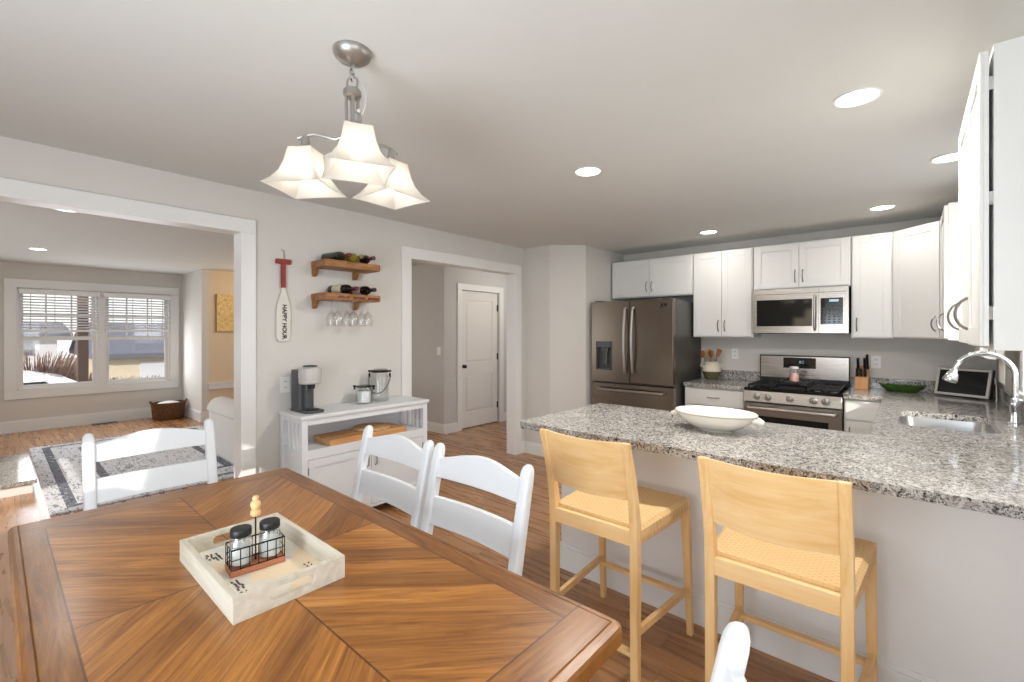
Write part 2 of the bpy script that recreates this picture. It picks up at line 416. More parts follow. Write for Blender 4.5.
def obj(name, mb, mat, parent=None, world=True, bevel=0.0, smooth=False, recenter=True, origin=None):
    """one mesh object; world=True: the points are world points, moved into the parent's frame (parents unrotated while building)"""
    me = bpy.data.meshes.new(name)
    vs = mb.v
    off = Vector((0, 0, 0))
    if parent is not None and world: off = chain_loc(parent)
    elif parent is None and (recenter or origin):
        if origin: off = Vector(origin)
        else:
            xs, ys, zs = zip(*vs); off = Vector(((min(xs) + max(xs)) / 2, (min(ys) + max(ys)) / 2, min(zs)))
    me.from_pydata([(a - off.x, b - off.y, c - off.z) for a, b, c in vs], [], mb.f); me.validate(); me.update()
    import bmesh
    bm = bmesh.new(); bm.from_mesh(me); bmesh.ops.recalc_face_normals(bm, faces=bm.faces); bm.to_mesh(me); bm.free()
    mats = mat if isinstance(mat, (list, tuple)) else [mat]
    for m_ in mats: me.materials.append(M[m_] if isinstance(m_, str) else m_)
    o = bpy.data.objects.new(name, me); COL.objects.link(o)
    if parent is not None: o.parent = parent
    else: o.location = off
    if bevel:
        b = o.modifiers.new('bevel', 'BEVEL'); b.width = bevel; b.segments = 2; b.limit_method = 'ANGLE'; b.angle_limit = math.radians(40); b.harden_normals = False
    if smooth:
        for p in me.polygons: p.use_smooth = True
        if smooth != 'all' and not bevel:
            try:
                me.set_sharp_from_angle(angle=math.radians(38))
            except Exception: pass
    return o

def thing(name, label, cat, loc, group=None):
    o = bpy.data.objects.new(name, None); COL.objects.link(o); o.location = loc; o.empty_display_size = .1
    o['label'] = label; o['category'] = cat
    if group: o['group'] = group
    return o
def tag(o, label, cat, group=None):
    o['label'] = label; o['category'] = cat
    if group: o['group'] = group
    return o
def struct(name, mb, mat, parent=None, **k):
    o = obj(name, mb, mat, parent, **k)
    if parent is None: o['kind'] = 'structure'
    return o
def dup(root, loc, rotz, label, group=None):
    m = {}
    def cp(o, par):
        c = o.copy(); COL.objects.link(c)
        if par: c.parent = par; c.matrix_parent_inverse = o.matrix_parent_inverse.copy()
        for ch in list(o.children): cp(ch, c)
        return c
    r = cp(root, None); r.location = loc; r.rotation_euler = (0, 0, rotz); r['label'] = label
    if group: r['group'] = group
    return r

# ------------------------------------------------------------------ the setting
CE = 2.44; XL = -3.49; YB = 5.42; XR = .53; T = .12
struct('floor', MB().box(-9.85, XR + .1, -1.5, 6.4, -.12, 0), 'floor', origin=(0, 0, 0))
struct('ceiling', MB().box(-9.85, XR + .1, -1.5, 6.4, CE, CE + .15), 'ceiling', origin=(0, 0, 0))

def wall_x(name, xa, xb, y0, y1, holes, mat, z0=0.0, z1=CE):
    """wall slab between x planes, openings (ya,yb,za,zb)"""
    mb = MB(); ys = sorted(set([y0, y1] + [h[0] for h in holes] + [h[1] for h in holes]))
    for a, b in zip(ys, ys[1:]):
        zz = [(z0, z1)]
        for h in holes:
            if h[0] <= a + 1e-6 and h[1] >= b - 1e-6:
                n = []
                for p, q in zz:
                    if h[2] > p: n.append((p, min(q, h[2])))
                    if h[3] < q: n.append((max(p, h[3]), q))
                zz = n
        for p, q in zz: mb.box(xa, xb, a, b, p, q)
    return struct(name, mb, mat)
def wall_y(name, ya, yb, x0, x1, holes, mat, z0=0.0, z1=CE):
    mb = MB(); xs = sorted(set([x0, x1] + [h[0] for h in holes] + [h[1] for h in holes]))
    for a, b in zip(xs, xs[1:]):
        zz = [(z0, z1)]
        for h in holes:
            if h[0] <= a + 1e-6 and h[1] >= b - 1e-6:
                n = []
                for p, q in zz:
                    if h[2] > p: n.append((p, min(q, h[2])))
                    if h[3] < q: n.append((max(p, h[3]), q))
                zz = n
        for p, q in zz: mb.box(a, b, ya, yb, p, q)
    return struct(name, mb, mat)

OP = (-.35, 1.148, 2.148); DW = (2.537, 4.048, 2.138)
wall_x('wall_left', XL - T, XL, -1.3, 4.21, [(OP[0], OP[1], 0, OP[2]), (DW[0], DW[1], 0, DW[2])], 'wall')
# angled pantry walls beside the refrigerator
struct('wall_pantry', MB().prism([(-3.61, 4.21), (-3.11, 4.21), (-2.81, 4.50), (-2.81, 5.42), (-2.9, 5.42), (-2.9, 4.55), (-3.15, 4.31), (-3.61, 4.31)], 0, CE), 'wall')
wall_y('wall_back', YB, YB + T, -2.9, XR + T, [], 'wall')
SW = (2.95, 4.08, 1.08, 2.1)
wall_x('wall_right', XR, XR + T, -1.5, YB, [SW, (-.25, 1.35, .85, 2.15)], 'wall')  # opening nearer the camera is unseen, added for the side fill lamp
wall_y('wall_rear', -1.5, -1.3, -9.85, XR, [(-1.34, 0.0, .05, 2.2), (-1.90, -1.68, 1.45, 1.74), (-1.68, -1.46, 1.50, 1.93), (-5.9, -3.75, .58, 1.0)], 'wall')  # added unseen openings: rear fill lamp, then sun onto the chair and living room floor
def sheer():
    t = NT('sheer_cloth'); t.n.remove(t.b)
    d = t.n.new('ShaderNodeBsdfDiffuse'); d.inputs[0].default_value = (.85, .85, .84, 1)
    tr = t.n.new('ShaderNodeBsdfTranslucent'); tr.inputs[0].default_value = (.85, .85, .84, 1)
    m = t.n.new('ShaderNodeMixShader'); m.inputs[0].default_value = .5
    t.link(d.outputs[0], m.inputs[1]); t.link(tr.outputs[0], m.inputs[2]); t.link(m.outputs[0], t.out.inputs[0]); return t.m
M['sheer'] = sheer()
struct('sun_diffuser_rear', MB().box(-1.34, 0.0, -1.42, -1.40, .05, 2.2), 'sheer'); struct('sun_diffuser_side', MB().box(XR + .05, XR + .07, -.25, 1.35, .85, 2.15), 'sheer')  # unseen sheers added to keep direct sun out at the fill lamps
LW = (.235, 2.03, .60, 2.08)
wall_x('wall_living', -9.85, -9.65, -1.5, 2.2, [LW], 'wall')
struct('wall_living_side', MB().box(-9.85, -8.5, 2.2, 2.3, 0, CE), 'wall')
wall_x('wall_alcove', -8.62, -8.5, 2.3, 4.2, [], 'wall_peach')
wall_y('wall_hall', 4.2, 4.3, -8.62, -4.95, [], 'wall_grey')
HD = (4.53, 5.34, 2.06)
wall_x('wall_hall_side', -5.05, -4.95, 4.3, 6.3, [(HD[0], HD[1], 0, HD[2])], 'wall_grey')
wall_y('wall_hall_end', 6.3, 6.4, -5.05, -2.9, [], 'wall_grey')

# casings
def casing_x(name, x, y0, y1, z1, w, th, mat='trim', side=1):
    mb = MB(); a, b = (x, x + th * side)
    mb.box(a, b, y0 - w, y0, 0, z1); mb.box(a, b, y1, y1 + w, 0, z1); mb.box(a, b, y0 - w, y1 + w, z1, z1 + w)
    return struct(name, mb, mat, bevel=.004)
def jamb_x(name, xa, xb, y0, y1, z1, th=.018):
    mb = MB(); mb.box(xa, xb, y0, y0 + th, 0, z1); mb.box(xa, xb, y1 - th, y1, 0, z1); mb.box(xa, xb, y0, y1, z1 - th, z1)
    return struct(name, mb, 'trim')
casing_x('trim_1', XL, OP[0] + .018, 1.130, 2.130, .096, .022)
jamb_x('trim_2', XL - T - .004, XL + .004, OP[0], OP[1], OP[2])
casing_x('trim_3', XL, 2.555, 4.030, 2.12, .105, .022)
jamb_x('trim_4', XL - T - .004, XL + .004, DW[0], DW[1], DW[2])
casing_x('trim_5', -4.95, HD[0], HD[1], HD[2], .09, .02)
# baseboards
def base_board(name, poly, h=.135, th=.016):
    mb = MB()
    for (x0, y0), (x1, y1) in zip(poly, poly[1:]):
        d = Vector((x1 - x0, y1 - y0)).normalized(); n = Vector((d.y, -d.x)) * th
        p = [(x0, y0), (x1, y1), (x1 + n.x, y1 + n.y), (x0 + n.x, y0 + n.y)]
        mb.hexa([(a, b, 0) for a, b in p] + [(a, b, h - .02) for a, b in p])
        n2 = n * .5; q = [(x0, y0), (x1, y1), (x1 + n2.x, y1 + n2.y), (x0 + n2.x, y0 + n2.y)]
        mb.hexa([(a, b, h - .02) for a, b in q] + [(a, b, h) for a, b in q])
    return struct(name, mb, 'trim')
base_board('baseboard_left', [(XL, 1.226), (XL, 2.45)])
base_board('baseboard_pantry', [(XL, 4.135), (XL, 4.21), (-3.11, 4.21), (-2.81, 4.50)])
base_board('baseboard_hall', [(-8.5, 4.2), (-4.95, 4.2), (-4.95, HD[0] - .09)])
base_board('baseboard_hall_far', [(-4.95, HD[1] + .09), (-4.95, 6.3)])
base_board('baseboard_living', [(-9.65, -1.3), (-9.65, 2.2), (-8.5, 2.2), (-8.5, 4.2)], .17)

# interior two-panel door in the hall
wall_x('door_light_stop', -5.6, -5.5, 4.3, 6.3, [], 'wall_grey')  # unseen backing added to stop sky light showing under the door
mb = MB(); y0, y1, zt = HD[0] + .004, HD[1] - .004, HD[2] - .004; xs = -4.985
mb.box(xs - .03, xs - .012, y0, y1, .012, zt)
st = .115
rails = [(.012, .24), (.80, .98), (zt - .14, zt)]
mb.box(xs - .012, xs, y0, y0 + st, .012, zt); mb.box(xs - .012, xs, y1 - st, y1, .012, zt)
for a, b in rails: mb.box(xs - .012, xs, y0 + st, y1 - st, a, b)
for a, b in ((.24, .80), (.98, zt - .14)):
    i = .035
    mb.hexa([(xs - .012, y0 + st + .012, a + .012), (xs - .012, y1 - st - .012, a + .012), (xs - .012, y1 - st - .012, b - .012), (xs - .012, y0 + st + .012, b - .012),
             (xs - .003, y0 + st + i, a + i), (xs - .003, y1 - st - i, a + i), (xs - .003, y1 - st - i, b - i), (xs - .003, y0 + st + i, b - i)])
door = struct('door_1', mb, 'door_paint')
obj('door_knob', MB().lathe([(.026, 0), (.026, .006), (.010, .008), (.010, .03), (.024, .036), (.028, .05), (.022, .062), (.006, .066)], (xs, y0 + .06, .93), axis='x'), 'black_metal', door, smooth=True)
for z in (.28, 1.05, 1.82):
    obj('hinge', MB().box(xs - .002, xs + .012, y1 - .012, y1 + .004, z - .05, z + .05), 'black_metal', door)

# ---------------- living room front window with blinds
def window_unit():
    fx = -9.65
    mb = MB(); w = .125
    mb.box(fx, fx + .025, LW[0] - w, LW[0], LW[2], LW[3]); mb.box(fx, fx + .025, LW[1], LW[1] + w, LW[2], LW[3])
    mb.box(fx, fx + .025, LW[0] - w, LW[1] + w, LW[3], LW[3] + w); mb.box(fx, fx + .025, LW[0] - w, LW[1] + w, LW[2] - w, LW[2])
    mb.box(fx - .08, fx + .02, 1.085, 1.195, LW[2], LW[3])
    for y in (LW[0], LW[1] - .02): mb.box(fx - .2, fx, y, y + .02, LW[2], LW[3])
    for z in (LW[2], LW[3] - .02): mb.box(fx - .2, fx, LW[0], LW[1], z, z + .02)
    win = struct('window_1', mb, 'trim', bevel=.003)
    for a, b in ((LW[0] + .02, 1.085), (1.195, LW[1] - .02)):
        for z0, z1, x in ((LW[2] + .02, 1.36, fx - .09), (1.33, LW[3] - .02, fx - .13)):
            s = MB(); fw = .045
            s.box(x, x + .035, a, a + fw, z0, z1); s.box(x, x + .035, b - fw, b, z0, z1)
            s.box(x, x + .035, a + fw, b - fw, z0, z0 + fw); s.box(x, x + .035, a + fw, b - fw, z1 - fw, z1)
            if z0 > 1.2:
                for k in (1, 2): s.box(x + .01, x + .025, a + (b - a) * k / 3 - .01, a + (b - a) * k / 3 + .01, z0 + fw, z1 - fw)
                s.box(x + .011, x + .024, a + fw, b - fw, (z0 + z1) / 2 - .01, (z0 + z1) / 2 + .01)
            o = obj('sash', s, 'trim', win)
            obj('pane', MB().box(x + .014, x + .019, a + fw, b - fw, z0 + fw, z1 - fw), 'glass', o)
    return win
window_unit()
for k, (a, b, lab) in enumerate(((.27, 1.10, 'white slatted blind half lowered in the front window, the half nearer the brown porch post'),
                                 (1.18, 2.0, 'white slatted blind half lowered in the front window, the half nearer the basket'))):
    r = thing('window_blind', lab, 'blind', (-9.63, (a + b) / 2, 1.4), 'blinds in the living room window')
    x = -9.60
    obj('head_rail', MB().box(x - .04, x + .03, a - .02, b + .02, 1.99, 2.06), 'slat', r, bevel=.004)
    for i in range(12):
        z = 1.955 - i * .041
        obj('slat', MB().hexa([(x - .024, a, z - .010), (x + .024, a, z + .006), (x + .024, b, z + .006), (x - .024, b, z - .010),
                               (x - .024, a, z - .007), (x + .024, a, z + .009), (x + .024, b, z + .009), (x - .024, b, z - .007)]), 'slat', r)
    obj('bottom_rail', MB().box(x - .026, x + .026, a, b, 1.44, 1.475), 'slat', r, bevel=.004)
    for f in (.12, .42, .72, .9):
        y = a + (b - a) * f
        obj('cord', MB().box(x - .027, x - .025, y - .004, y + .004, 1.47, 2.0), 'light_grey', r)

# ---------------- sink window on the right wall
mb = MB(); w = .09
mb.box(XR - .022, XR, SW[0] - w, SW[0], SW[2], SW[3]); mb.box(XR - .022, XR, SW[1], SW[1] + w, SW[2], SW[3])
mb.box(XR - .022, XR, SW[0] - w, SW[1] + w, SW[3], SW[3] + w); mb.box(XR - .05, XR, SW[0] - w, SW[1] + w, SW[2] - .03, SW[2])
w2 = struct('window_2', mb, 'trim', bevel=.003)
s = MB(); x = XR + .05
for z0, z1 in ((SW[2], 1.6), (1.57, SW[3])):
    s.box(x, x + .03, SW[0], SW[0] + .04, z0, z1); s.box(x, x + .03, SW[1] - .04, SW[1], z0, z1); s.box(x, x + .03, SW[0] + .04, SW[1] - .04, z0, z0 + .04); s.box(x, x + .03, SW[0] + .04, SW[1] - .04, z1 - .04, z1)
so = obj('sash', s, 'trim', w2)
obj('pane', MB().box(x + .012, x + .017, SW[0] + .04, SW[1] - .04, SW[2] + .04, SW[3] - .04), 'glass', so)

# ------------------------------------------------------------------ kitchen cabinets
def pull(mb, c, vertical=True, L=.115, r=.005, out=.034, ydir=-1):
    pts = []
    for i in range(11):
        t = i / 10; a = (t - .5) * L; h = out * math.sin(PI * t) ** .6 if 0 < t < 1 else 0
        pts.append((c[0], c[1] + ydir * h, c[2] + a) if vertical else (c[0] + a, c[1] + ydir * h, c[2]))
    return mb.tube(pts, r, 8)

def shaker(x0, x1, z0, z1, y=-.02, th=.02, fr=.058):
    mb = MB(); mb.box(x0, x1, y + .008, y + th, z0, z1)
    mb.box(x0, x0 + fr, y, y + .008, z0, z1); mb.box(x1 - fr, x1, y, y + .008, z0, z1)
    mb.box(x0 + fr, x1 - fr, y, y + .008, z0, z0 + fr); mb.box(x0 + fr, x1 - fr, y, y + .008, z1 - fr, z1)
    return mb

def cabinet(name, label, loc, rotz, w, d, h, fronts, toe=False, group=None, gap=0.0):
    """local frame: front at y=0 facing -y, x 0..w; fronts = (kind,x0,x1,z0,z1,handle)"""
    r = thing(name, label, 'cabinet', loc, group)
    b = MB()
    if toe: b.box(0, w, .0, d, .1, h); b.box(0, w, .06, d, 0, .1)
    else: b.box(0, w, 0, d, 0, h)
    obj('body', b, 'cabinet', r, world=False, bevel=.002)
    for kind, x0, x1, z0, z1, hd in fronts:
        if kind == 'drawer': f = obj('drawer', MB().box(x0, x1, -.02, 0, z0, z1), 'cabinet', r, world=False, bevel=.003)
        else: f = obj('door', shaker(x0, x1, z0, z1, -.02 - gap), 'cabinet', r, world=False, bevel=.0015)
        if hd == 'h': p = pull(MB(), ((x0 + x1) / 2, -.02, (z0 + z1) / 2), False)
        elif hd == 'hl': p = pull(MB(), ((x0 + x1) / 2, -.02, z1 - .04), False)
        elif hd: p = pull(MB(), (x1 - .03 if hd[0] == 'r' else x0 + .03, -.02 - gap, z0 + .11 if hd[1] == 'b' else z1 - .11))
        if hd: obj('handle', p, 'steel_pull', f, world=False, smooth=True)
        if gap:
            for z in (z0 + .1, (z0 + z1) / 2, z1 - .1):
                xh = x0 + .006 if hd[0] == 'r' else x1 - .006
                obj('hinge', MB().box(xh - .005, xh + .005, -gap, 0, z - .02, z + .02), 'chrome', f, world=False)
    r.rotation_euler = (0, 0, rotz)
    return r
UZ, UH, UY, UD = 1.385, .915, 5.09, .328
g = 'white shaker wall cabinets'
def dbl(w, h, m=.012): return [('door', m, w / 2 - .002, .012, h - .012, 'rb'), ('door', w / 2 + .002, w - m, .012, h - .012, 'lb')]
cabinet('wall_cabinet', 'short white double-door cabinet above the refrigerator', (-2.795, UY, 1.85), 0, .99, UD, .45, dbl(.99, .45), group=g)
cabinet('wall_cabinet', 'tall white double-door wall cabinet above the utensil crock', (-1.80, UY, UZ), 0, .60, UD, UH, dbl(.60, UH), group=g)
cabinet('wall_cabinet', 'white double-door cabinet directly above the microwave', (-1.195, UY, 1.855), 0, .79, UD, .445, dbl(.79, .445), group=g)
cabinet('wall_cabinet', 'narrow white single-door wall cabinet above the knife block', (-.40, UY, UZ), 0, .29, UD, UH, [('door', .01, .28, .012, UH - .012, 'lb')], group=g)
# diagonal corner cabinet
cx0, cy0, cx1, cy1 = -.107, UY, .19, 4.785
r = thing('corner_cabinet', 'white diagonal corner wall cabinet with one shaker door', 'cabinet', (.2, 5.1, UZ), g)
obj('body', MB().prism([(cx0, cy0), (cx1, cy1), (XR - .004, cy1), (XR - .004, YB - .004), (cx0, YB - .004)], UZ, UZ + UH), 'cabinet', r, bevel=.002)
Ld = math.hypot(cx1 - cx0, cy1 - cy0); ang = math.atan2(cy1 - cy0, cx1 - cx0)
def rotmb(mb, a, loc):
    c, s_ = math.cos(a), math.sin(a); mb.v = [(loc[0] + x * c - y * s_, loc[1] + x * s_ + y * c, loc[2] + z) for x, y, z in mb.v]; return mb
dd = obj('door', rotmb(shaker(.015, Ld - .015, .012, UH - .012), ang, (cx0, cy0, UZ)), 'cabinet', r, bevel=.0015)
obj('handle', rotmb(pull(MB(), (Ld - .045, -.02, .12)), ang, (cx0, cy0, UZ)), 'steel_pull', dd, smooth=True)
cabinet('wall_cabinet', 'white wall cabinet on the window wall between corner cabinet and sink window', (.19, 4.78, UZ), -PI / 2, .58, XR - .194, UH, [('door', .01, .575, .012, UH - .012, 'rb')], group=g)
cabinet('wall_cabinet', 'white double-door wall cabinet nearest the camera at the picture edge', (.187, 2.79, UZ), -PI / 2, .82, XR - .191, UH, [('door', .004, .406, .012, UH - .012, 'lb'), ('door', .412, .816, .012, UH - .012, 'lb')], group=g, gap=.009)

# base cabinets
BY = 4.80
cabinet('base_cabinet', 'white base cabinet with drawer between refrigerator and range', (-1.785, BY, 0), 0, .584, YB - BY - .004, .875,
        [('drawer', .012, .572, .70, .86, 'h'), ('door', .012, .572, .12, .685, 'rt')], True)
cabinet('base_cabinet', 'white base cabinet to the other side of the range, under the knife block', (-.428, BY, 0), 0, .288, YB - BY - .004, .875,
        [('drawer', .01, .278, .70, .86, None), ('door', .01, .278, .12, .685, 'lt')], True)
cabinet('base_cabinet', 'white base cabinet run under the sink on the window wall', (-.135, YB - .004, 0), -PI / 2, YB - 2.98, XR + .131, .69,
        [('door', .65 + i * .44, 1.08 + i * .44, .12, .68, 'rt') for i in range(4)] + [('drawer', .65 + i * .44, 1.08 + i * .44, .70, .86, None) for i in range(4)], True)
# peninsula base
r = thing('peninsula_base', 'white panelled peninsula base behind the bar stools', 'cabinet', (-.55, 2.6, 0))
px0, py0, py1 = -1.61, 2.30, 2.93
b = MB().box(px0, XR - .004, py0, py1, 0, .875)
obj('body', b, 'trim', r)
mb = MB()
for h0, h1, th in ((0, .135, .016), (.135, .155, .009)):
    mb.box(px0 - th, XR - .004, py0 - th, py0, h0, h1); mb.box(px0 - th, px0, py0 - th, py1, h0, h1)
obj('baseboard', mb, 'trim', r, bevel=.002)
for i in range(4):
    x0 = px0 + .02 + i * .36
    d = obj('door', MB().box(x0, x0 + .35, py1, py1 + .02, .12, .86), 'cabinet', r, bevel=.002)

# ---------------- granite counters
ct0, ct1 = .877, .915
def slab_poly(): # L-shaped top with rounded bar corners and an oval-cornered sink cutout made as strips
    pass
r = thing('countertop', 'L-shaped speckled grey granite countertop of the peninsula and sink run', 'countertop', (-.5, 3.0, ct0))
PX0, PY0, PY1, RX0 = -1.735, 2.035, 2.965, -.165
SK = (-.055, .36, 3.40, 4.03)
mb = MB()
rc = .035
pl = [(PX0 + rc - rc * math.cos(a), PY0 + rc - rc * math.sin(a)) for a in [PI / 2 * i / 8 for i in range(9)]]
pl = pl + [(XR - .004, PY0), (XR - .004, PY1)] + [(PX0 + rc - rc * math.cos(a), PY1 - rc + rc * math.sin(a)) for a in [PI / 2 * (8 - i) / 8 for i in range(9)]]
def slab(mb, poly, e=.006):
    cx = sum(p[0] for p in poly) / len(poly); cy = sum(p[1] for p in poly) / len(poly)
    mb.loft([[(x, y, ct0) for x, y in poly], [(x, y, ct1) for x, y in poly]])
slab(mb, pl)
slab(mb, [(RX0, PY1), (XR, PY1), (XR, SK[2]), (RX0, SK[2])]); slab(mb, [(RX0, SK[3]), (XR, SK[3]), (XR, YB), (RX0, YB)])
slab(mb, [(RX0, SK[2]), (SK[0], SK[2]), (SK[0], SK[3]), (RX0, SK[3])]); slab(mb, [(SK[1], SK[2]), (XR, SK[2]), (XR, SK[3]), (SK[1], SK[3])])
slab(mb, [(-.429, 4.76), (RX0, 4.76), (RX0, YB), (-.429, YB)])
# round the sink cutout's corners
rr = .07
for sx, sy, qx, qy in ((SK[0], SK[2], 1, 1), (SK[1], SK[2], -1, 1), (SK[1], SK[3], -1, -1), (SK[0], SK[3], 1, -1)):
    c = (sx + qx * rr, sy + qy * rr)
    P = [(sx, sy)] + [(c[0] - qx * rr * math.cos(a), c[1] - qy * rr * math.sin(a)) for a in [PI / 2 * i / 6 for i in range(7)]]
    slab(mb, P)
obj('slab', mb, 'granite', r, bevel=0)
tag(obj('backsplash', MB().box(-.429, XR - .024, YB - .024, YB - .004, ct1, 1.015), 'granite', bevel=.002), 'low granite backsplash strip behind the knife block and green dish', 'backsplash')
tag(obj('backsplash', MB().box(XR - .024, XR - .004, 3.1, YB - .004, ct1, 1.015), 'granite', bevel=.002), 'low granite backsplash strip behind the faucet under the sink window', 'backsplash')
r = thing('countertop', 'short speckled granite countertop between refrigerator and range', 'countertop', (-1.47, 5.1, ct0))
obj('slab', MB().box(-1.79, -1.199, 4.76, YB, ct0, ct1), 'granite', r, bevel=.004)
tag(obj('backsplash', MB().box(-1.79, -1.199, YB - .024, YB - .004, ct1, 1.015), 'granite', bevel=.002), 'low granite backsplash strip behind the utensil crock', 'backsplash')
# sink
r = thing('kitchen_sink', 'stainless steel undermount sink set in the granite beside the window', 'sink', (.225, 3.69, .66))
P0 = rrect(SK[0] - .012, SK[1] + .012, SK[2] - .012, SK[3] + .012, .08); P1 = rrect(SK[0] + .0, SK[1] - .0, SK[2], SK[3], .075); P2 = rrect(SK[0] + .02, SK[1] - .02, SK[2] + .02, SK[3] - .02, .07)
mb = MB(); mb.loft([[(x, y, ct0 - .001) for x, y in P0], [(x, y, ct0 - .001) for x, y in P1], [(x, y, .72) for x, y in P2], [(x, y, .70) for x, y in rrect(SK[0] + .05, SK[1] - .05, SK[2] + .05, SK[3] - .05, .05)]], cap=False)
k = len(rrect(0, 1, 0, 1, .1)); n0 = len(mb.v) - k; mb.f.append(tuple(range(n0, n0 + k)))
obj('basin', mb, 'stainless_plain', r, smooth=True)
obj('drain', MB().lathe([(.045, 0), (.045, .004), (.03, .006), (.03, .002)], ((SK[0] + SK[1]) / 2, 3.69, .70)), 'chrome', r, smooth=True)
# faucet
FX, FY = .448, 3.83
r = thing('faucet', 'chrome gooseneck pull-down faucet behind the sink', 'faucet', (FX, FY, ct1))
obj('base', MB().lathe([(.036, 0), (.036, .006), (.027, .014), (.024, .05), (.022, .09), (.025, .10), (.025, .13), (.016, .15)], (FX, FY, ct1), 24), 'chrome', r, smooth=True)
R_ = .125
pts = [(FX, FY, ct1 + .14), (FX, FY, 1.12), (FX, FY, 1.19)] + arc((FX - R_, FY, 1.19), R_, 0, PI * .93, 18)[1:]
e = pts[-1]
obj('spout', MB().tube(pts, .0135, 14), 'chrome', r, smooth=True)
e2 = pts[-2]; dv = (Vector(e) - Vector(e2)).normalized()
h0 = Vector(e); obj('spray_head', MB().tube([h0, h0 + dv * .02, h0 + dv * .03, h0 + dv * .07, h0 + dv * .082], [.016, .020, .027, .036, .031], 16), 'chrome', r, smooth=True)
obj('lever', MB().tube([(FX, FY - .02, ct1 + .09), (FX, FY - .045, ct1 + .10), (FX + .01, FY - .10, ct1 + .15)], [.009, .008, .006], 10), 'chrome', r, smooth=True)

# ------------------------------------------------------------------ refrigerator
fx0, fx1, fy, fz = -2.762, -1.81, 4.55, 1.79
r = thing('refrigerator', 'stainless steel french-door refrigerator with ice dispenser', 'refrigerator', ((fx0 + fx1) / 2, 4.95, 0))
obj('case', MB().box(fx0 + .004, fx1 - .004, fy + .075, 5.38, .02, fz - .02), 'fridge_side', r, bevel=.006)
obj('hinge_cover', MB().box(fx0 + .03, fx0 + .13, fy + .02, fy + .18, fz - .02, fz + .004).box(fx1 - .13, fx1 - .03, fy + .02, fy + .18, fz - .02, fz + .004), 'dark_grey', r, bevel=.004)
xm = -2.288
dl = MB(); X0, X1, Z0, Z1 = fx0, xm - .003, .885, fz - .012
DX0, DX1, DZ0, DZ1 = -2.705, -2.50, 1.015, 1.335
dl.box(X0, DX0, fy, fy + .07, Z0, Z1); dl.box(DX1, X1, fy, fy + .07, Z0, Z1); dl.box(DX0, DX1, fy, fy + .07, Z0, DZ0); dl.box(DX0, DX1, fy, fy + .07, DZ1, Z1)
o = obj('door', dl, 'fridge_steel', r, bevel=0)
o2 = obj('dispenser', MB().box(DX0, DX1, fy + .055, fy + .069, DZ0, DZ1).box(DX0, DX0 + .012, fy - .003, fy + .06, DZ0, DZ1).box(DX1 - .012, DX1, fy - .003, fy + .06, DZ0, DZ1)
         .box(DX0, DX1, fy - .003, fy + .06, DZ0, DZ0 + .014).box(DX0, DX1, fy + .004, fy + .06, DZ1 - .07, DZ1), 'dark_grey', o)
obj('panel_display', MB().box(DX0 + .012, DX1 - .012, fy - .004, fy + .004, DZ1 - .068, DZ1 - .004), 'black_gloss', o)
obj('paddle', MB().box(-2.63, -2.575, fy + .02, fy + .04, 1.07, 1.25).box(-2.645, -2.56, fy + .012, fy + .05, 1.22, 1.265), 'fridge_side', o, bevel=.004)
o3 = obj('door', MB().box(xm + .003, fx1, fy, fy + .07, Z0, Z1), 'fridge_steel', r, bevel=.006)
obj('emblem', MB().box(-1.94, -1.915, fy - .001, fy + .001, 1.70, 1.735).box(-1.905, -1.875, fy - .001, fy + .001, 1.705, 1.735).box(-1.955, -1.945, fy - .001, fy + .001, 1.685, 1.70).box(-1.93, -1.90, fy - .001, fy + .001, 1.688, 1.694), 'black', o3)
o4 = obj('freezer_drawer', MB().box(fx0, fx1, fy, fy + .07, .075, .868), 'fridge_steel', r, bevel=.006)
for s_, p in ((-1, o), (1, o3)):
    x = xm + s_ * .045
    pts = [(x, fy, .985), (x, fy - .03, 1.0)] + [(x, fy - .035 - .028 * math.sin(PI * i / 10), 1.03 + .63 * i / 10) for i in range(11)] + [(x, fy - .03, 1.69), (x, fy, 1.705)]
    obj('handle', MB().tube(pts, .0135, 10), 'nickel', p, smooth=True)
pts = [(fx0 + .09, fy, .805), (fx0 + .10, fy - .045, .805)] + [(fx0 + .13 + (fx1 - fx0 - .26) * i / 8, fy - .05 - .012 * math.sin(PI * i / 8), .805) for i in range(9)] + [(fx1 - .10, fy - .045, .805), (fx1 - .09, fy, .805)]
obj('handle', MB().tube(pts, .0135, 10), 'nickel', o4, smooth=True)
obj('kick_grille', MB().box(fx0 + .02, fx1 - .02, fy + .08, fy + .12, .0, .07), 'black', r)

# ------------------------------------------------------------------ microwave
mx0, mx1, my, mz0, mz1 = -1.183, -.412, 5.0, 1.43, 1.85
r = thing('microwave', 'stainless over-the-range microwave under the short wall cabinet', 'microwave', (-.8, 5.2, mz0))
obj('case', MB().box(mx0 + .004, mx1 - .004, my + .03, YB - .002, mz0, mz1), 'fridge_side', r, bevel=.004)
mb = MB(); vx = -.635
mb.box(mx0, vx, my, my + .03, mz1 - .10, mz1).box(mx0, vx, my, my + .03, mz0, mz0 + .065).box(mx0, mx0 + .035, my, my + .03, mz0 + .065, mz1 - .10).box(vx - .05, vx, my, my + .03, mz0 + .065, mz1 - .10)
o = obj('door', mb, 'steel', r)
obj('window_glass', MB().box(mx0 + .035, vx - .05, my + .004, my + .02, mz0 + .065, mz1 - .10), 'black_gloss', o)
obj('handle', MB().tube([(vx - .028, my, mz0 + .03), (vx - .028, my - .035, mz0 + .05), (vx - .028, my - .035, mz1 - .09), (vx - .028, my, mz1 - .07)], .011, 10), 'nickel', o, smooth=True)
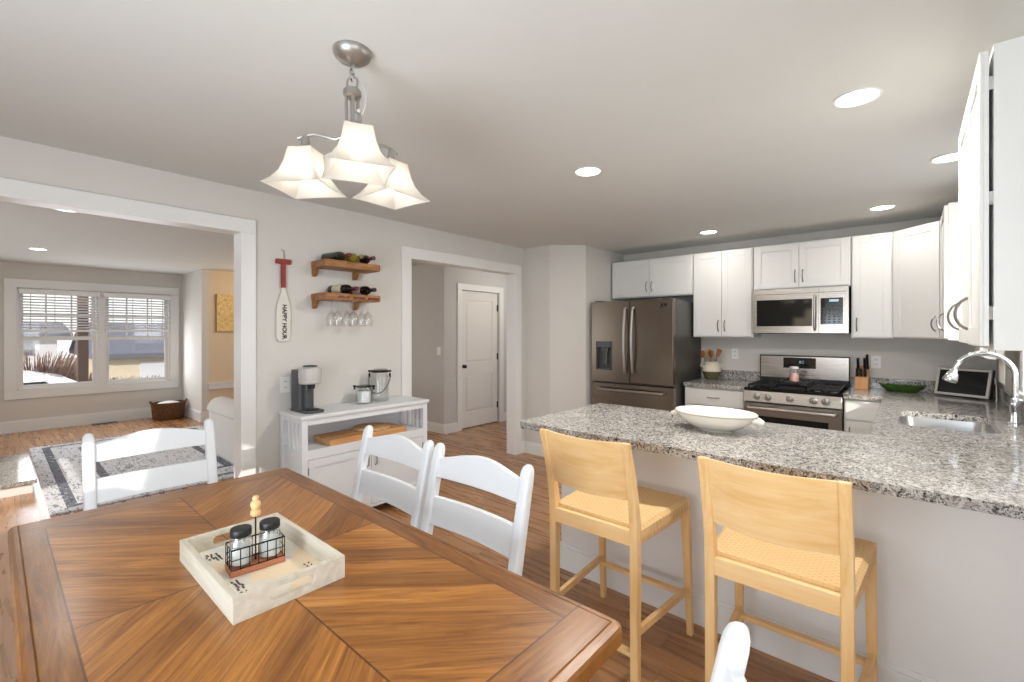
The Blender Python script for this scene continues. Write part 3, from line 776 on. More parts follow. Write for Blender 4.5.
mb = MB().box(vx + .002, mx1, my, my + .03, mz0, mz0 + .08).box(vx + .002, mx1, my, my + .03, mz1 - .10, mz1).box(mx1 - .04, mx1, my, my + .03, mz0 + .08, mz1 - .10).box(vx + .002, vx + .015, my, my + .03, mz0 + .08, mz1 - .10)
o = obj('control_surround', mb, 'steel', r)
o = obj('control_panel', MB().box(vx + .015, mx1 - .04, my + .003, my + .02, mz0 + .08, mz1 - .10), 'black_gloss', r)
obj('display', MB().box(-.555, -.485, my + .0015, my + .004, mz1 - .135, mz1 - .115), emitter('display_glow', (190, 225, 235), .12), o)
mb = MB()
for i in range(4):
    for j in range(6): mb.box(-.60 + i * .036, -.578 + i * .036, my + .002, my + .004, mz0 + .095 + j * .024, mz0 + .107 + j * .024)
obj('keypad', mb, 'dark_grey', o)
obj('top_vent', MB().box(mx0 + .02, mx1 - .02, my - .001, my + .002, mz1 - .048, mz1 - .044), 'dark_grey', r)
obj('underside', MB().box(mx0 + .03, mx1 - .03, my + .05, YB - .05, mz0 - .008, mz0), 'black', r)

# ------------------------------------------------------------------ range
rx0, rx1, ry = -1.158, -.398, 4.715
r = thing('gas_range', 'stainless steel gas range with five knobs and black cooktop', 'range', (-.778, 5.05, 0))
obj('body', MB().box(rx0, rx1, ry + .05, YB - .03, .03, .885), 'fridge_side', r, bevel=.003)
obj('cooktop', MB().box(rx0, rx1, ry + .01, YB - .07, .885, .917), 'black_gloss', r, bevel=.006)
o = obj('control_panel', MB().hexa([(rx0, ry - .02, .79), (rx1, ry - .02, .79), (rx1, ry + .06, .79), (rx0, ry + .06, .79), (rx0, ry + .005, .89), (rx1, ry + .005, .89), (rx1, ry + .06, .89), (rx0, ry + .06, .89)]), 'steel', r, bevel=.003)
for x in (-1.045, -.955, -.778, -.60, -.51):
    k = obj('knob', MB().lathe([(.030, 0), (.030, -.006), (.024, -.010), (.021, -.034), (.012, -.037)], (x, ry - .008, .84), 20, 'y'), 'nickel', r, smooth=True)
    obj('knob_grip', MB().box(x - .004, x + .004, ry - .050, ry - .042, .822, .858), 'steel', k)
mb = MB(); ox0, ox1 = rx0 + .004, rx1 - .004
mb.box(ox0, ox1, ry, ry + .05, .66, .775).box(ox0, ox1, ry, ry + .05, .20, .34).box(ox0, ox0 + .09, ry, ry + .05, .34, .66).box(ox1 - .09, ox1, ry, ry + .05, .34, .66)
o = obj('oven_door', mb, 'steel', r)
obj('oven_window', MB().box(ox0 + .09, ox1 - .09, ry + .004, ry + .03, .34, .66), 'black_gloss', o)
obj('oven_handle', MB().tube([(rx0 + .04, ry, .735), (rx0 + .045, ry - .05, .735), (rx1 - .045, ry - .05, .735), (rx1 - .04, ry, .735)], .014, 12), 'nickel', o, smooth=True)
obj('warming_drawer', MB().box(ox0, ox1, ry, ry + .05, .05, .19), 'steel', r, bevel=.004)
o = obj('back_guard', MB().box(rx0, rx1, YB - .07, YB - .03, .917, 1.195), 'steel', r, bevel=.004)
obj('guard_trim', MB().box(rx0 - .003, rx1 + .003, YB - .074, YB - .03, 1.193, 1.203).box(rx0 - .003, rx0 + .006, YB - .073, YB - .03, .917, 1.195).box(rx1 - .006, rx1 + .003, YB - .073, YB - .03, .917, 1.195).box(rx0, rx1, YB - .073, YB - .03, .917, .975), 'black', r)
o = obj('display_panel', MB().box(-.945, -.665, YB - .073, YB - .065, 1.075, 1.18), 'black_gloss', r)
obj('clock_digits', MB().box(-.795, -.789, YB - .0745, YB - .072, 1.125, 1.15).box(-.805, -.80, YB - .0745, YB - .072, 1.125, 1.15).box(-.78, -.765, YB - .0745, YB - .072, 1.146, 1.15).box(-.78, -.765, YB - .0745, YB - .072, 1.125, 1.129), emitter('clock_glow', (150, 200, 210), .25), o)
obj('button_row', MB().box(-.79, -.74, YB - .0745, YB - .07, 1.035, 1.055), 'dark_grey', r)
# grates and griddle
for gx0, gx1 in ((rx0 + .03, -.915), (-.645, rx1 - .03)):
    mb = MB()
    gy0, gy1, gz = ry + .06, YB - .10, .945
    for x in (gx0, gx1): mb.box(x - .006, x + .006, gy0, gy1, gz - .014, gz)
    for y in (gy0, (gy0 + gy1) / 2, gy1): mb.box(gx0, gx1, y - .006, y + .006, gz - .014, gz)
    for y in ((gy0 * 3 + gy1) / 4, (gy0 + gy1 * 3) / 4):
        mb.box(gx0, gx0 + .08, y - .005, y + .005, gz - .012, gz); mb.box(gx1 - .08, gx1, y - .005, y + .005, gz - .012, gz)
        mb.box((gx0 + gx1) / 2 - .005, (gx0 + gx1) / 2 + .005, y - .12, y - .04, gz - .012, gz); mb.box((gx0 + gx1) / 2 - .005, (gx0 + gx1) / 2 + .005, y + .04, y + .12, gz - .012, gz)
    for x in (gx0, gx1):
        for y in (gy0, gy1): mb.box(x - .008, x + .008, y - .008, y + .008, .917, gz)
    obj('grate', mb, 'iron', r)
    for y in ((gy0 * 3 + gy1) / 4, (gy0 + gy1 * 3) / 4):
        obj('burner', MB().lathe([(.045, 0), (.045, .008), (.035, .012), (.035, .018), (.0, .02)], ((gx0 + gx1) / 2, y, .917), 18), 'iron', r, smooth=True)
obj('center_grate', MB().box(-.895, -.665, ry + .06, ry + .07, .917, .945).box(-.895, -.665, YB - .11, YB - .10, .917, .945).box(-.895, -.885, ry + .06, YB - .10, .935, .945).box(-.675, -.665, ry + .06, YB - .10, .935, .945), 'iron', r)
r.location.x -= .036
r = thing('griddle', 'black cast iron griddle lying across the middle of the range', 'griddle', (-.78, 5.03, .946))
obj('plate', MB().box(-.90, -.66, 4.86, 5.24, .946, .962), 'iron', r, bevel=.004)
mb = MB().box(-.90, -.66, 4.86, 4.872, .962, .976).box(-.90, -.66, 5.228, 5.24, .962, .976).box(-.90, -.888, 4.86, 5.24, .962, .976).box(-.672, -.66, 4.86, 5.24, .962, .976)
obj('rim', mb, 'iron', r)
for y0, y1 in ((4.81, 4.86), (5.24, 5.29)):
    obj('handle', MB().tube([(-.83, 4.865 if y0 < 5 else 5.235, .965), (-.83, y0 if y0 < 5 else y1, .97), (-.73, y0 if y0 < 5 else y1, .97), (-.73, 4.865 if y0 < 5 else 5.235, .965)], .007, 8), 'iron', r, smooth=True)
r.location.x -= .036
cxc, cyc = -.836, 5.05
r = thing('candle_jar', 'clear glass jar of pink wax standing on the griddle', 'candle jar', (cxc, cyc, .963))
obj('glass', MB().lathe([(.0, 0), (.042, 0), (.044, .01), (.044, .10), (.036, .115), (.036, .13), (.033, .13), (.033, .116), (.041, .10), (.041, .012), (.0, .008)], (cxc, cyc, .963), 24, cap=False), 'jar_glass', r, smooth=True)
obj('wax', MB().lathe([(.0, .0), (.04, .0), (.04, .075), (.0, .075)], (cxc, cyc, .972), 24, cap=False), 'pink', r, smooth=True)
obj('lid', MB().lathe([(.038, .0), (.038, .012), (.03, .018), (.0, .018)], (cxc, cyc, 1.092), 24), 'light_grey', r, smooth=True)

# ------------------------------------------------------------------ counter items
r = thing('utensil_crock', 'cream and olive two-tone pottery crock in front of the wall by the refrigerator', 'crock', (-1.665, 5.27, ct1))
c = (-1.665, 5.27, ct1)
obj('lower_glaze', MB().lathe([(.0, 0), (.055, 0), (.062, .01), (.085, .05), (.096, .09)], c, 28, cap=False), 'olive', r, smooth=True)
obj('upper_glaze', MB().lathe([(.096, .09), (.099, .11), (.094, .145), (.075, .175), (.066, .185), (.07, .2), (.062, .2), (.06, .185), (.08, .15), (.08, .1), (.0, .08)], c, 28, cap=False), 'crock_top', r, smooth=True)
for s_ in (-1, 1): obj('lug', MB().tube([(c[0] + s_ * .085, c[1], c[2] + .165), (c[0] + s_ * .112, c[1], c[2] + .168), (c[0] + s_ * .112, c[1], c[2] + .14), (c[0] + s_ * .092, c[1], c[2] + .135)], .010, 8), 'crock_top', r, smooth=True)
ut = [(-.05, -.02, 'spoon', 'spoon_wood', 'dark wooden spoon leaning to the refrigerator side of the pottery crock'), (-.025, .02, 'spatula', 'board_wood', 'broad orange-brown wooden spatula in the pottery crock'),
      (.0, -.01, 'spoon', 'spoon_wood', 'upright wooden spoon in the middle of the pottery crock'), (.03, .015, 'spatula', 'ceramic', 'white flat spatula in the pottery crock'), (.045, -.015, 'spatula', 'spoon_wood', 'narrow brown spatula leaning to the range side of the pottery crock')]
for ux, uy, kind, m_, lab in ut:
    b0 = Vector((c[0] + ux * .3, c[1] + uy, c[2] + .10)); tip = Vector((c[0] + ux * 1.5, c[1] + uy * 1.5, c[2] + .245 + .02 * random.random()))
    r = thing('wooden_' + kind if m_ != 'ceramic' else 'kitchen_spatula', lab, 'utensil', tuple(b0), 'utensils in the crock')
    obj('shaft', MB().tube([b0, tip], .006, 8), m_, r, smooth=True)
    dv = (tip - b0).normalized()
    if kind == 'spoon': obj('bowl', MB().sphere(tip + dv * .03, .028, 12, 8, 1, .35, 1.5), m_, r, smooth='all')
    else: obj('blade', MB().bar(tip, tip + dv * .085, .040, .006, (0, 1, 0), .056, .006), m_, r, bevel=.004)
# knife block
kx, ky = -.335, 5.26
r = thing('knife_block', 'light wooden knife block beside the range', 'knife block', (kx, ky, ct1))
obj('block', MB().hexa([(kx - .05, ky - .05, ct1), (kx + .05, ky - .05, ct1), (kx + .05, ky + .08, ct1), (kx - .05, ky + .08, ct1),
                        (kx - .05, ky - .05, ct1 + .11), (kx + .05, ky - .05, ct1 + .11), (kx + .05, ky + .12, ct1 + .21), (kx - .05, ky + .12, ct1 + .21)]), 'block_wood', r, bevel=.004)
for i, (dx, dy, L, lab) in enumerate(((-.032, -.02, .08, 'short black knife handle low in the wooden block, range side'), (-.005, -.02, .08, 'short black knife handle low in the wooden block, middle of its front row'), (.025, -.02, .08, 'short black knife handle low in the wooden block, side away from the range'),
                               (-.03, .06, .13, 'long black knife handle tall in the wooden block, range side'), (.02, .05, .14, 'tall thick black knife handle at the top of the wooden block'), (.036, .085, .15, 'tallest black knife handle, rear corner of the wooden block'))):
    zt = ct1 + .11 + (dy + .05) / .17 * .10; p0 = Vector((kx + dx, ky + dy, zt - .01)); dv = Vector((0, -.45, .9)).normalized()
    r = thing('kitchen_knife', lab, 'knife', tuple(p0), 'knives in the block')
    obj('handle', MB().bar(p0, p0 + dv * L, .021, .030, (0, 1, 0)), 'black', r, bevel=.004)
    obj('bolster', MB().bar(p0 - dv * .004, p0 + dv * .008, .017, .027, (0, 1, 0)), 'chrome', r)
# green dish
gx, gy = -.055, 5.24
mb = MB(); rings = []
n = 36
def leaf(scale, z):
    out = []
    for i in range(n):
        a = 2 * PI * i / n; ca, sa = math.cos(a), math.sin(a)
        rx = .17 * (abs(ca) ** .8) * (1 if ca > 0 else -1); ryy = .085 * sa
        out.append((gx + rx * scale, gy + ryy * scale, ct1 + z + (.012 * abs(ca) ** 3 if z > .03 else 0)))
    return out
mb.loft([leaf(.5, 0), leaf(.62, .006), leaf(.86, .035), leaf(1, .058), leaf(.97, .058), leaf(.8, .03), leaf(.4, .012)])
tag(obj('serving_dish', mb, 'green', smooth=True), 'long green glazed dish on the counter near the back corner', 'dish')
# digital frame in corner
r = thing('digital_picture_frame', 'silver-rimmed digital picture frame with black screen in the counter corner', 'picture frame', (.30, 5.13, ct1))
A = Vector((.155, 5.20, ct1 + .012)); B = Vector((.452, 5.012, ct1 + .012))
ux_ = (B - A).normalized(); nrm = Vector((-ux_.y, ux_.x, 0)); nrm = -nrm if nrm.y > 0 else nrm
back = Vector((-nrm.x, -nrm.y, 0)); upv = (Vector((0, 0, 1)) + back * .22).normalized()
wv = (B - A).length; hv = .222
def fp(u, v, d): return A + ux_ * u + upv * v - (upv.cross(ux_)).normalized() * d * (1 if (upv.cross(ux_)).dot(nrm) < 0 else -1)
def fbox(mb, u0, u1, v0, v1, d0, d1): return mb.hexa([fp(u0, v0, d0), fp(u1, v0, d0), fp(u1, v1, d0), fp(u0, v1, d0), fp(u0, v0, d1), fp(u1, v0, d1), fp(u1, v1, d1), fp(u0, v1, d1)])
mb = MB(); fw = .018
for a_ in ((0, wv, 0, fw), (0, wv, hv - fw, hv), (0, fw, fw, hv - fw), (wv - fw, wv, fw, hv - fw)): fbox(mb, *a_, 0, .012)
obj('bezel', mb, 'silver', r)
obj('screen', fbox(MB(), fw, wv - fw, fw, hv - fw, .0, .008), 'screen', r)
obj('housing', fbox(MB(), -.004, wv + .004, -.004, hv + .004, -.022, -.0005), 'black', r)
obj('stand', MB().hexa([(.20, 5.16, ct1), (.40, 5.05, ct1), (.43, 5.13, ct1), (.25, 5.24, ct1), (.20, 5.165, ct1 + .012), (.40, 5.055, ct1 + .012), (.41, 5.11, ct1 + .02), (.25, 5.22, ct1 + .02)]), 'black', r)
# charger / power adapter and cord beside it, outlet
tag(obj('power_cord', MB().tube([(.478, 5.1, ct1 + .10), (.485, 5.05, ct1 + .17), (.495, 5.06, ct1 + .11), (.49, 5.0, ct1 + .006), (.48, 4.93, ct1 + .006)], .004, 8), 'plate_white', smooth=True), 'white power cord hanging beside the digital picture frame', 'cord')
# paper towel under the far cabinet
r = thing('paper_towel_roll', 'paper towel roll mounted under the wall cabinet above the faucet', 'paper towel', (.42, 4.42, 1.24))
mb = MB()
obj('roll', MB().lathe([(.018, 0), (.056, 0), (.058, .003), (.058, .26), (.056, .263), (.018, .263)], (.40, 4.29, 1.318), 28, 'y', cap=False), 'paper', r, smooth=True)
obj('core', MB().lathe([(.018, 0), (.018, .263)], (.40, 4.29, 1.318), 20, 'y'), 'spoon_wood', r, smooth=True)
obj('hanging_sheet', MB().box(.457, .4585, 4.295, 4.55, 1.10, 1.32), 'paper', r)
obj('bracket', MB().box(.388, .412, 4.275, 4.283, 1.30, 1.385).box(.388, .412, 4.558, 4.566, 1.30, 1.385), 'chrome', r)
# white bowl on the peninsula
bx, by_ = -.79, 2.555
r = thing('serving_bowl', 'large cream oval ceramic bowl with side handles on the peninsula', 'bowl', (bx, by_, ct1))
prof = [(.0, .004), (.05, 0), (.085, 0), (.088, .005), (.100, .010), (.140, .026), (.175, .052), (.196, .080), (.200, .088), (.206, .091), (.209, .098), (.203, .102), (.193, .096), (.165, .058), (.12, .030), (.0, .020)]
obj('basin', MB().lathe(prof, (bx, by_, ct1), 44, sx=1, sy=.72, cap=False), 'ceramic', r, smooth=True)
obj('rim_line', MB().tube([(bx + .2045 * math.cos(2 * PI * i / 44), by_ + .2045 * .72 * math.sin(2 * PI * i / 44), ct1 + .091) for i in range(44)], .0022, 6, closed=True), 'ceramic_line', r, smooth=True)
for s_ in (-1, 1):
    pts = [(bx + s_ * (.195 + .032 * math.sin(PI * i / 8)), by_ - .04 + .08 * i / 8, ct1 + .078 - .012 * math.sin(PI * i / 8)) for i in range(9)]
    obj('handle', MB().tube(pts, [.010, .013, .012, .014, .012, .014, .012, .013, .010], 10), 'ceramic', r, smooth=True)

# outlets and switches
def plate(lab, loc, rotz, kind, cat):
    r = thing('wall_outlet' if kind == 'outlet' else 'light_switch', lab, cat, loc)
    obj('plate', MB().box(-.036, .036, -.006, 0, -.058, .058), 'plate_white', r, world=False, bevel=.002)
    if kind == 'outlet':
        for z in (-.022, .022):
            o = obj('socket', MB().box(-.016, .016, -.008, -.005, z - .014, z + .014), 'plate_white', r, world=False, bevel=.002)
            obj('slot', MB().box(-.008, -.005, -.0085, -.007, z - .004, z + .006).box(.005, .008, -.0085, -.007, z - .004, z + .006), 'black', o, world=False)
    else: obj('rocker', MB().box(-.016, .016, -.011, -.005, -.032, .032), 'plate_white', r, world=False, bevel=.002)
    r.rotation_euler = (0, 0, rotz); return r
plate('white wall outlet above the green dish', (-.24, YB, 1.16), 0, 'outlet', 'outlet')
plate('white wall outlet between utensil crock and range', (-1.46, YB, 1.20), 0, 'outlet', 'outlet')
plate('white wall outlet behind the coffee machine', (XL, 1.43, 1.05), PI / 2, 'outlet', 'outlet')
plate('white light switch on the grey hall wall beside the panelled door', (-5.06, 4.2, 1.17), 0, 'switch', 'light switch')

# ------------------------------------------------------------------ recessed lights
def downlight(x, y, lab, power, z=CE):
    r = thing('recessed_light', lab, 'ceiling light', (x, y, z), 'recessed ceiling lights')
    obj('trim_ring', MB().lathe([(.074, -.001), (.086, -.002), (.088, -.005), (.078, -.008), (.073, -.004)], (x, y, z), 32, cap=False), 'trim', r, smooth=True)
    obj('lens', MB().lathe([(.0, -.003), (.075, -.003), (.075, -.0005), (.0, -.0005)], (x, y, z), 32, cap=False), 'light_disc', r)
    l = lamp('AREA', 'recessed_lamp', (x, y, z - .012), power, (1, .96, .90), shape='DISK', size=.14)
    l.parent = r; l.matrix_parent_inverse = Matrix.Translation(-Vector((x, y, z)))
    return r
downlight(-.171, 2.424, 'recessed ceiling light nearest above the peninsula, largest in the ceiling', 16)
downlight(-1.507, 2.438, 'recessed ceiling light beside the pendant, over the peninsula end', 19)
downlight(-1.515, 4.71, 'recessed ceiling light in front of the tall cabinet by the refrigerator', 3)
downlight(-.171, 4.70, 'recessed ceiling light in front of the corner cabinet', 2.6)
downlight(.17, 3.605, 'recessed ceiling light over the sink, half behind the near cabinet', 3.5)
downlight(-7.909, .364, 'recessed living room ceiling light near the front window', 4)
downlight(-5.165, .396, 'recessed living room ceiling light peeping under the opening casing', 4)
lamp('POINT', 'hall_fill_light', (-3.9, 5.2, 2.2), 14, (1, .94, .86), shadow_soft_size=.12)  # fill light added without a fixture to brighten the hall door and side wall
lamp('POINT', 'alcove_lamp', (-7.6, 3.2, 2.15), 14, (1, .78, .5), shadow_soft_size=.1)

# ------------------------------------------------------------------ dining table
tx0, tx1, ty0, ty1, tz = -2.36, -.50, .035, .975, .765
tcx, tcy = (tx0 + tx1) / 2, (ty0 + ty1) / 2
r = thing('dining_table', 'large brown parquet-topped wooden dining table', 'table', (tcx, tcy, 0))
mb = MB()
def rr_(e, z, rad): return [(x, y, z) for x, y in rrect(tx0 + e, tx1 - e, ty0 + e, ty1 - e, max(rad - e, .004), 4)]
mb.loft([rr_(.012, tz - .052, .025), rr_(.0, tz - .044, .025), rr_(.0, tz - .014, .025), rr_(.004, tz - .005, .025), rr_(.012, tz - .001, .025), rr_(.022, tz - .001, .025), rr_(.0245, tz - .003, .025), rr_(.027, tz, .025)])
obj('tabletop', mb, 'table', r)
obj('apron', MB().box(tx0 + .08, tx1 - .08, ty0 + .07, ty0 + .095, tz - .15, tz - .052).box(tx0 + .08, tx1 - .08, ty1 - .095, ty1 - .07, tz - .15, tz - .052)
    .box(tx0 + .08, tx0 + .105, ty0 + .07, ty1 - .07, tz - .15, tz - .052).box(tx1 - .105, tx1 - .08, ty0 + .07, ty1 - .07, tz - .15, tz - .052), 'table_leg', r)
for x in (tx0 + .11, tx1 - .11):
    for y in (ty0 + .10, ty1 - .10):
        obj('leg', MB().box(x - .045, x + .045, y - .045, y + .045, tz - .17, tz - .053).loft([[(x + s1 * .045, y + s2 * .045, tz - .17) for s1, s2 in ((-1, -1), (1, -1), (1, 1), (-1, 1))][::-1], [(x + s1 * .028, y + s2 * .028, 0) for s1, s2 in ((-1, -1), (1, -1), (1, 1), (-1, 1))][::-1]]), 'table_leg', r, bevel=.003)

# ------------------------------------------------------------------ white dining chairs
def make_chair(lab):
    r = thing('dining_chair', lab, 'chair', (0, 0, 0), 'white ladder-back dining chairs')
    HW = .25
    def ypos(z): return -.20 - max(0, z - .46) * .21
    for s_ in (-1, 1):
        x = s_ * HW; rings = []
        for z, w, d in ((0, .038, .036), (.30, .044, .042), (.46, .047, .044), (.70, .048, .044), (.895, .048, .043), (.915, .047, .0425), (.930, .043, .039), (.942, .034, .031), (.949, .020, .018), (.951, .006, .005)):
            y = ypos(z) + (-.05 * (1 - z / .46) ** 1.5 if z < .46 else 0)
            rings.append([(x + w / 2 * math.copysign(abs(math.cos(t)) ** .55, math.cos(t)), y + d / 2 * math.copysign(abs(math.sin(t)) ** .55, math.sin(t)), z) for t in [2 * PI * (k + .5) / 20 for k in range(20)]])
        obj('back_post', MB().loft(rings), 'white_paint', r, smooth=True)
        obj('leg', MB().loft([[(x + a * .022 + 0, .19 + b_ * .022, .43) for a, b_ in ((-1, -1), (1, -1), (1, 1), (-1, 1))], [(x + a * .016, .19 + b_ * .016, 0) for a, b_ in ((-1, -1), (1, -1), (1, 1), (-1, 1))]]), 'white_paint', r, bevel=.002)
    def rail(z0, z1f, n=14):
        mb = MB(); rings = []
        for i in range(n + 1):
            t = i / n; x = -HW + .02 + (2 * HW - .04) * t; z1 = z1f(t)
            cur = -.016 * math.sin(PI * t)
            rings.append([(x, ypos(z0) + cur - .011, z0), (x, ypos(z0) + cur + .011, z0), (x, ypos(z1) + cur + .011, z1), (x, ypos(z1) + cur - .011, z1)])
        return mb.loft(rings)
    obj('crest_rail', rail(.815, lambda t: .893 + .038 * math.sin(PI * t) ** 1.3), 'white_paint', r, bevel=.002)
    obj('back_slat', rail(.625, lambda t: .735), 'white_paint', r, bevel=.002)
    obj('seat', MB().loft([[(x, y, z) for x, y in ((-.215, -.18), (.215, -.18), (.235, .23), (-.235, .23))] for z in (.435, .462)]), 'white_paint', r, bevel=.006)
    obj('apron', MB().box(-.2, .2, .18, .2, .37, .435).box(-.2, .2, -.2, -.18, .37, .435).box(-.215, -.195, -.19, .19, .37, .435).box(.195, .215, -.19, .19, .37, .435), 'white_paint', r)
    for s_ in (-1, 1): obj('stretcher', MB().bar((s_ * .222, -.21, .17), (s_ * .222, .19, .17), .018, .028), 'white_paint', r)
    return r
ch = make_chair('white wooden dining chair at the table\'s long side, nearest the bar stools')
ch.location = (-1.31, 1.00, 0); ch.rotation_euler = (0, 0, PI)
dup(ch, (-1.885, 1.00, 0), PI, 'white wooden dining chair at the table\'s long side, in front of the white console')
dup(ch, (-2.68, .555, 0), -PI / 2, 'sunlit white wooden dining chair at the table end facing the living room rug')
dup(ch, (-.414, .486, 0), PI / 2 + math.radians(20), 'white chair whose post top alone shows at the bottom edge of the picture')

# ------------------------------------------------------------------ bar stools
def make_stool(lab):
    r = thing('bar_stool', lab, 'bar stool', (0, 0, 0), 'birch bar stools at the peninsula')
    HB, HF = .197, .225
    for s_ in (-1, 1):
        x = s_ * HB
        mb = MB(); rings = []
        for z, y, d in ((0, -.235, .030), (.60, -.235, .042), (.68, -.238, .042), (.78, -.255, .036), (.90, -.285, .030), (1.012, -.320, .024)):
            w = .034
            rings.append([(x - w / 2, y - d / 2, z), (x + w / 2, y - d / 2, z), (x + w / 2, y + d / 2, z), (x - w / 2, y + d / 2, z)])
        obj('back_post', mb.loft(rings), 'birch_v', r, bevel=.004)
        xf = s_ * HF
        obj('leg', MB().loft([[(xf + a * .019, .225 + b_ * .019, .655) for a, b_ in ((-1, -1), (1, -1), (1, 1), (-1, 1))], [(xf + s_ * .008 + a * .013, .265 + b_ * .013, 0) for a, b_ in ((-1, -1), (1, -1), (1, 1), (-1, 1))]]), 'birch_v', r, bevel=.003)
        obj('side_stretcher', MB().bar((s_ * .195, -.23, .235), (s_ * .230, .245, .225), .020, .032), 'birch', r, bevel=.003)
        obj('side_rail', MB().bar((s_ * (HB + .002), -.22, .615), (s_ * HF, .225, .615), .024, .055), 'birch', r, bevel=.003)
    obj('front_stretcher', MB().bar((-HF, .255, .19), (HF, .255, .19), .034, .020), 'birch', r, bevel=.003)
    obj('rear_stretcher', MB().bar((-HB, -.235, .15), (HB, -.235, .15), .030, .018), 'birch', r, bevel=.003)
    obj('rear_rail', MB().box(-HB + .016, HB - .016, -.252, -.228, .585, .648), 'birch', r, bevel=.002)
    obj('front_rail', MB().box(-HF + .018, HF - .018, .212, .238, .585, .648), 'birch', r, bevel=.002)
    # curved back panel
    mb = MB(); rings = []; n = 14
    for i in range(n + 1):
        t = i / n; x = -HB + .014 + (2 * HB - .028) * t; bow = -.020 * math.sin(PI * t); sag = .012 * math.sin(PI * t)
        P = []
        for z, y in ((.775 - sag, -.256), (.88, -.281), (1.010 - sag * .5, -.318)): P.append((x, y + bow - .007, z))
        for z, y in ((1.010 - sag * .5, -.318), (.88, -.281), (.775 - sag, -.256)): P.append((x, y + bow + .007, z))
        rings.append(P)
    obj('backrest', mb.loft(rings), 'birch', r, bevel=.002)
    # woven seat wrapping over the side rails
    mb = MB(); rings = []; n = 10
    for i in range(n + 1):
        t = i / n; y = -.226 + .452 * t; h = HB + .014 + (HF - HB) * t; dip = -.016 * math.sin(PI * t)
        P = [(-h - .006, y, .612), (-h - .004, y, .648), (-h + .012, y, .662)]
        for k in range(1, 8): P.append((-h + .012 + (2 * h - .024) * k / 8, y, .662 + dip * math.sin(PI * k / 8)))
        P += [(h - .012, y, .662), (h + .004, y, .648), (h + .006, y, .612), (h - .03, y, .60), (-h + .03, y, .60)]
        rings.append(P)
    obj('seat', mb.loft(rings), 'woven', r, smooth=True)
    return r
stl = make_stool('birch bar stool with woven seat at the peninsula, nearer the hall doorway')
stl.location = (-1.022, 1.925, 0)
dup(stl, (-.338, 1.925, 0), 0, 'birch bar stool with woven seat at the peninsula, nearer the sink')

# ------------------------------------------------------------------ pendant
PX_, PY_ = -1.497, .846
r = thing('pendant_light', 'brushed nickel three-shade pendant hanging over the dining table', 'chandelier', (PX_, PY_, 2.44))
obj('canopy', MB().lathe([(.066, 0), (.066, -.010), (.060, -.022), (.046, -.034), (.02, -.042), (.008, -.05), (.0, -.05)], (PX_, PY_, CE), 32), 'nickel', r, smooth=True)
def link(c, a, rx=.012, rz=.022, wr=.003):
    pts = []
    for i in range(16):
        t = 2 * PI * i / 16; u = rx * math.cos(t); v = rz * math.sin(t)
        pts.append((c[0] + u * math.cos(a), c[1] + u * math.sin(a), c[2] + v))
    return MB().tube(pts, wr, 6, closed=True)
for i in range(3): obj('chain_link', link((PX_, PY_, 2.385 - i * .019), i * PI / 2, .008, .014), 'nickel', r, smooth=True)
obj('hanging_loop', link((PX_, PY_, 2.326), .6, .020, .024, .0035), 'nickel', r, smooth=True)
obj('cord', MB().tube([(PX_, PY_, 2.385), (PX_ + .015, PY_ + .02, 2.34), (PX_ + .03, PY_ + .035, 2.28), (PX_ + .022, PY_ + .035, 2.22), (PX_ + .035, PY_ + .03, 2.245), (PX_ + .02, PY_ + .02, 2.20), (PX_ + .008, PY_ + .008, 2.16)], .003, 6), 'light_grey', r, smooth=True)
obj('collar', MB().lathe([(.0, 2.305), (.024, 2.305), (.031, 2.298), (.031, 2.280), (.022, 2.273), (.0, 2.273)], (PX_, PY_, 0), 24, cap=False), 'nickel', r, smooth=True)
obj('stem', MB().lathe([(.0, 2.26), (.007, 2.26), (.007, 2.12), (.02, 2.115), (.024, 2.10), (.012, 2.085), (.0, 2.08)], (PX_, PY_, 0), 16, cap=False), 'nickel', r, smooth=True)
aim = math.atan2(0 - PY_, 0 - PX_) + math.radians(5)
RS = .175
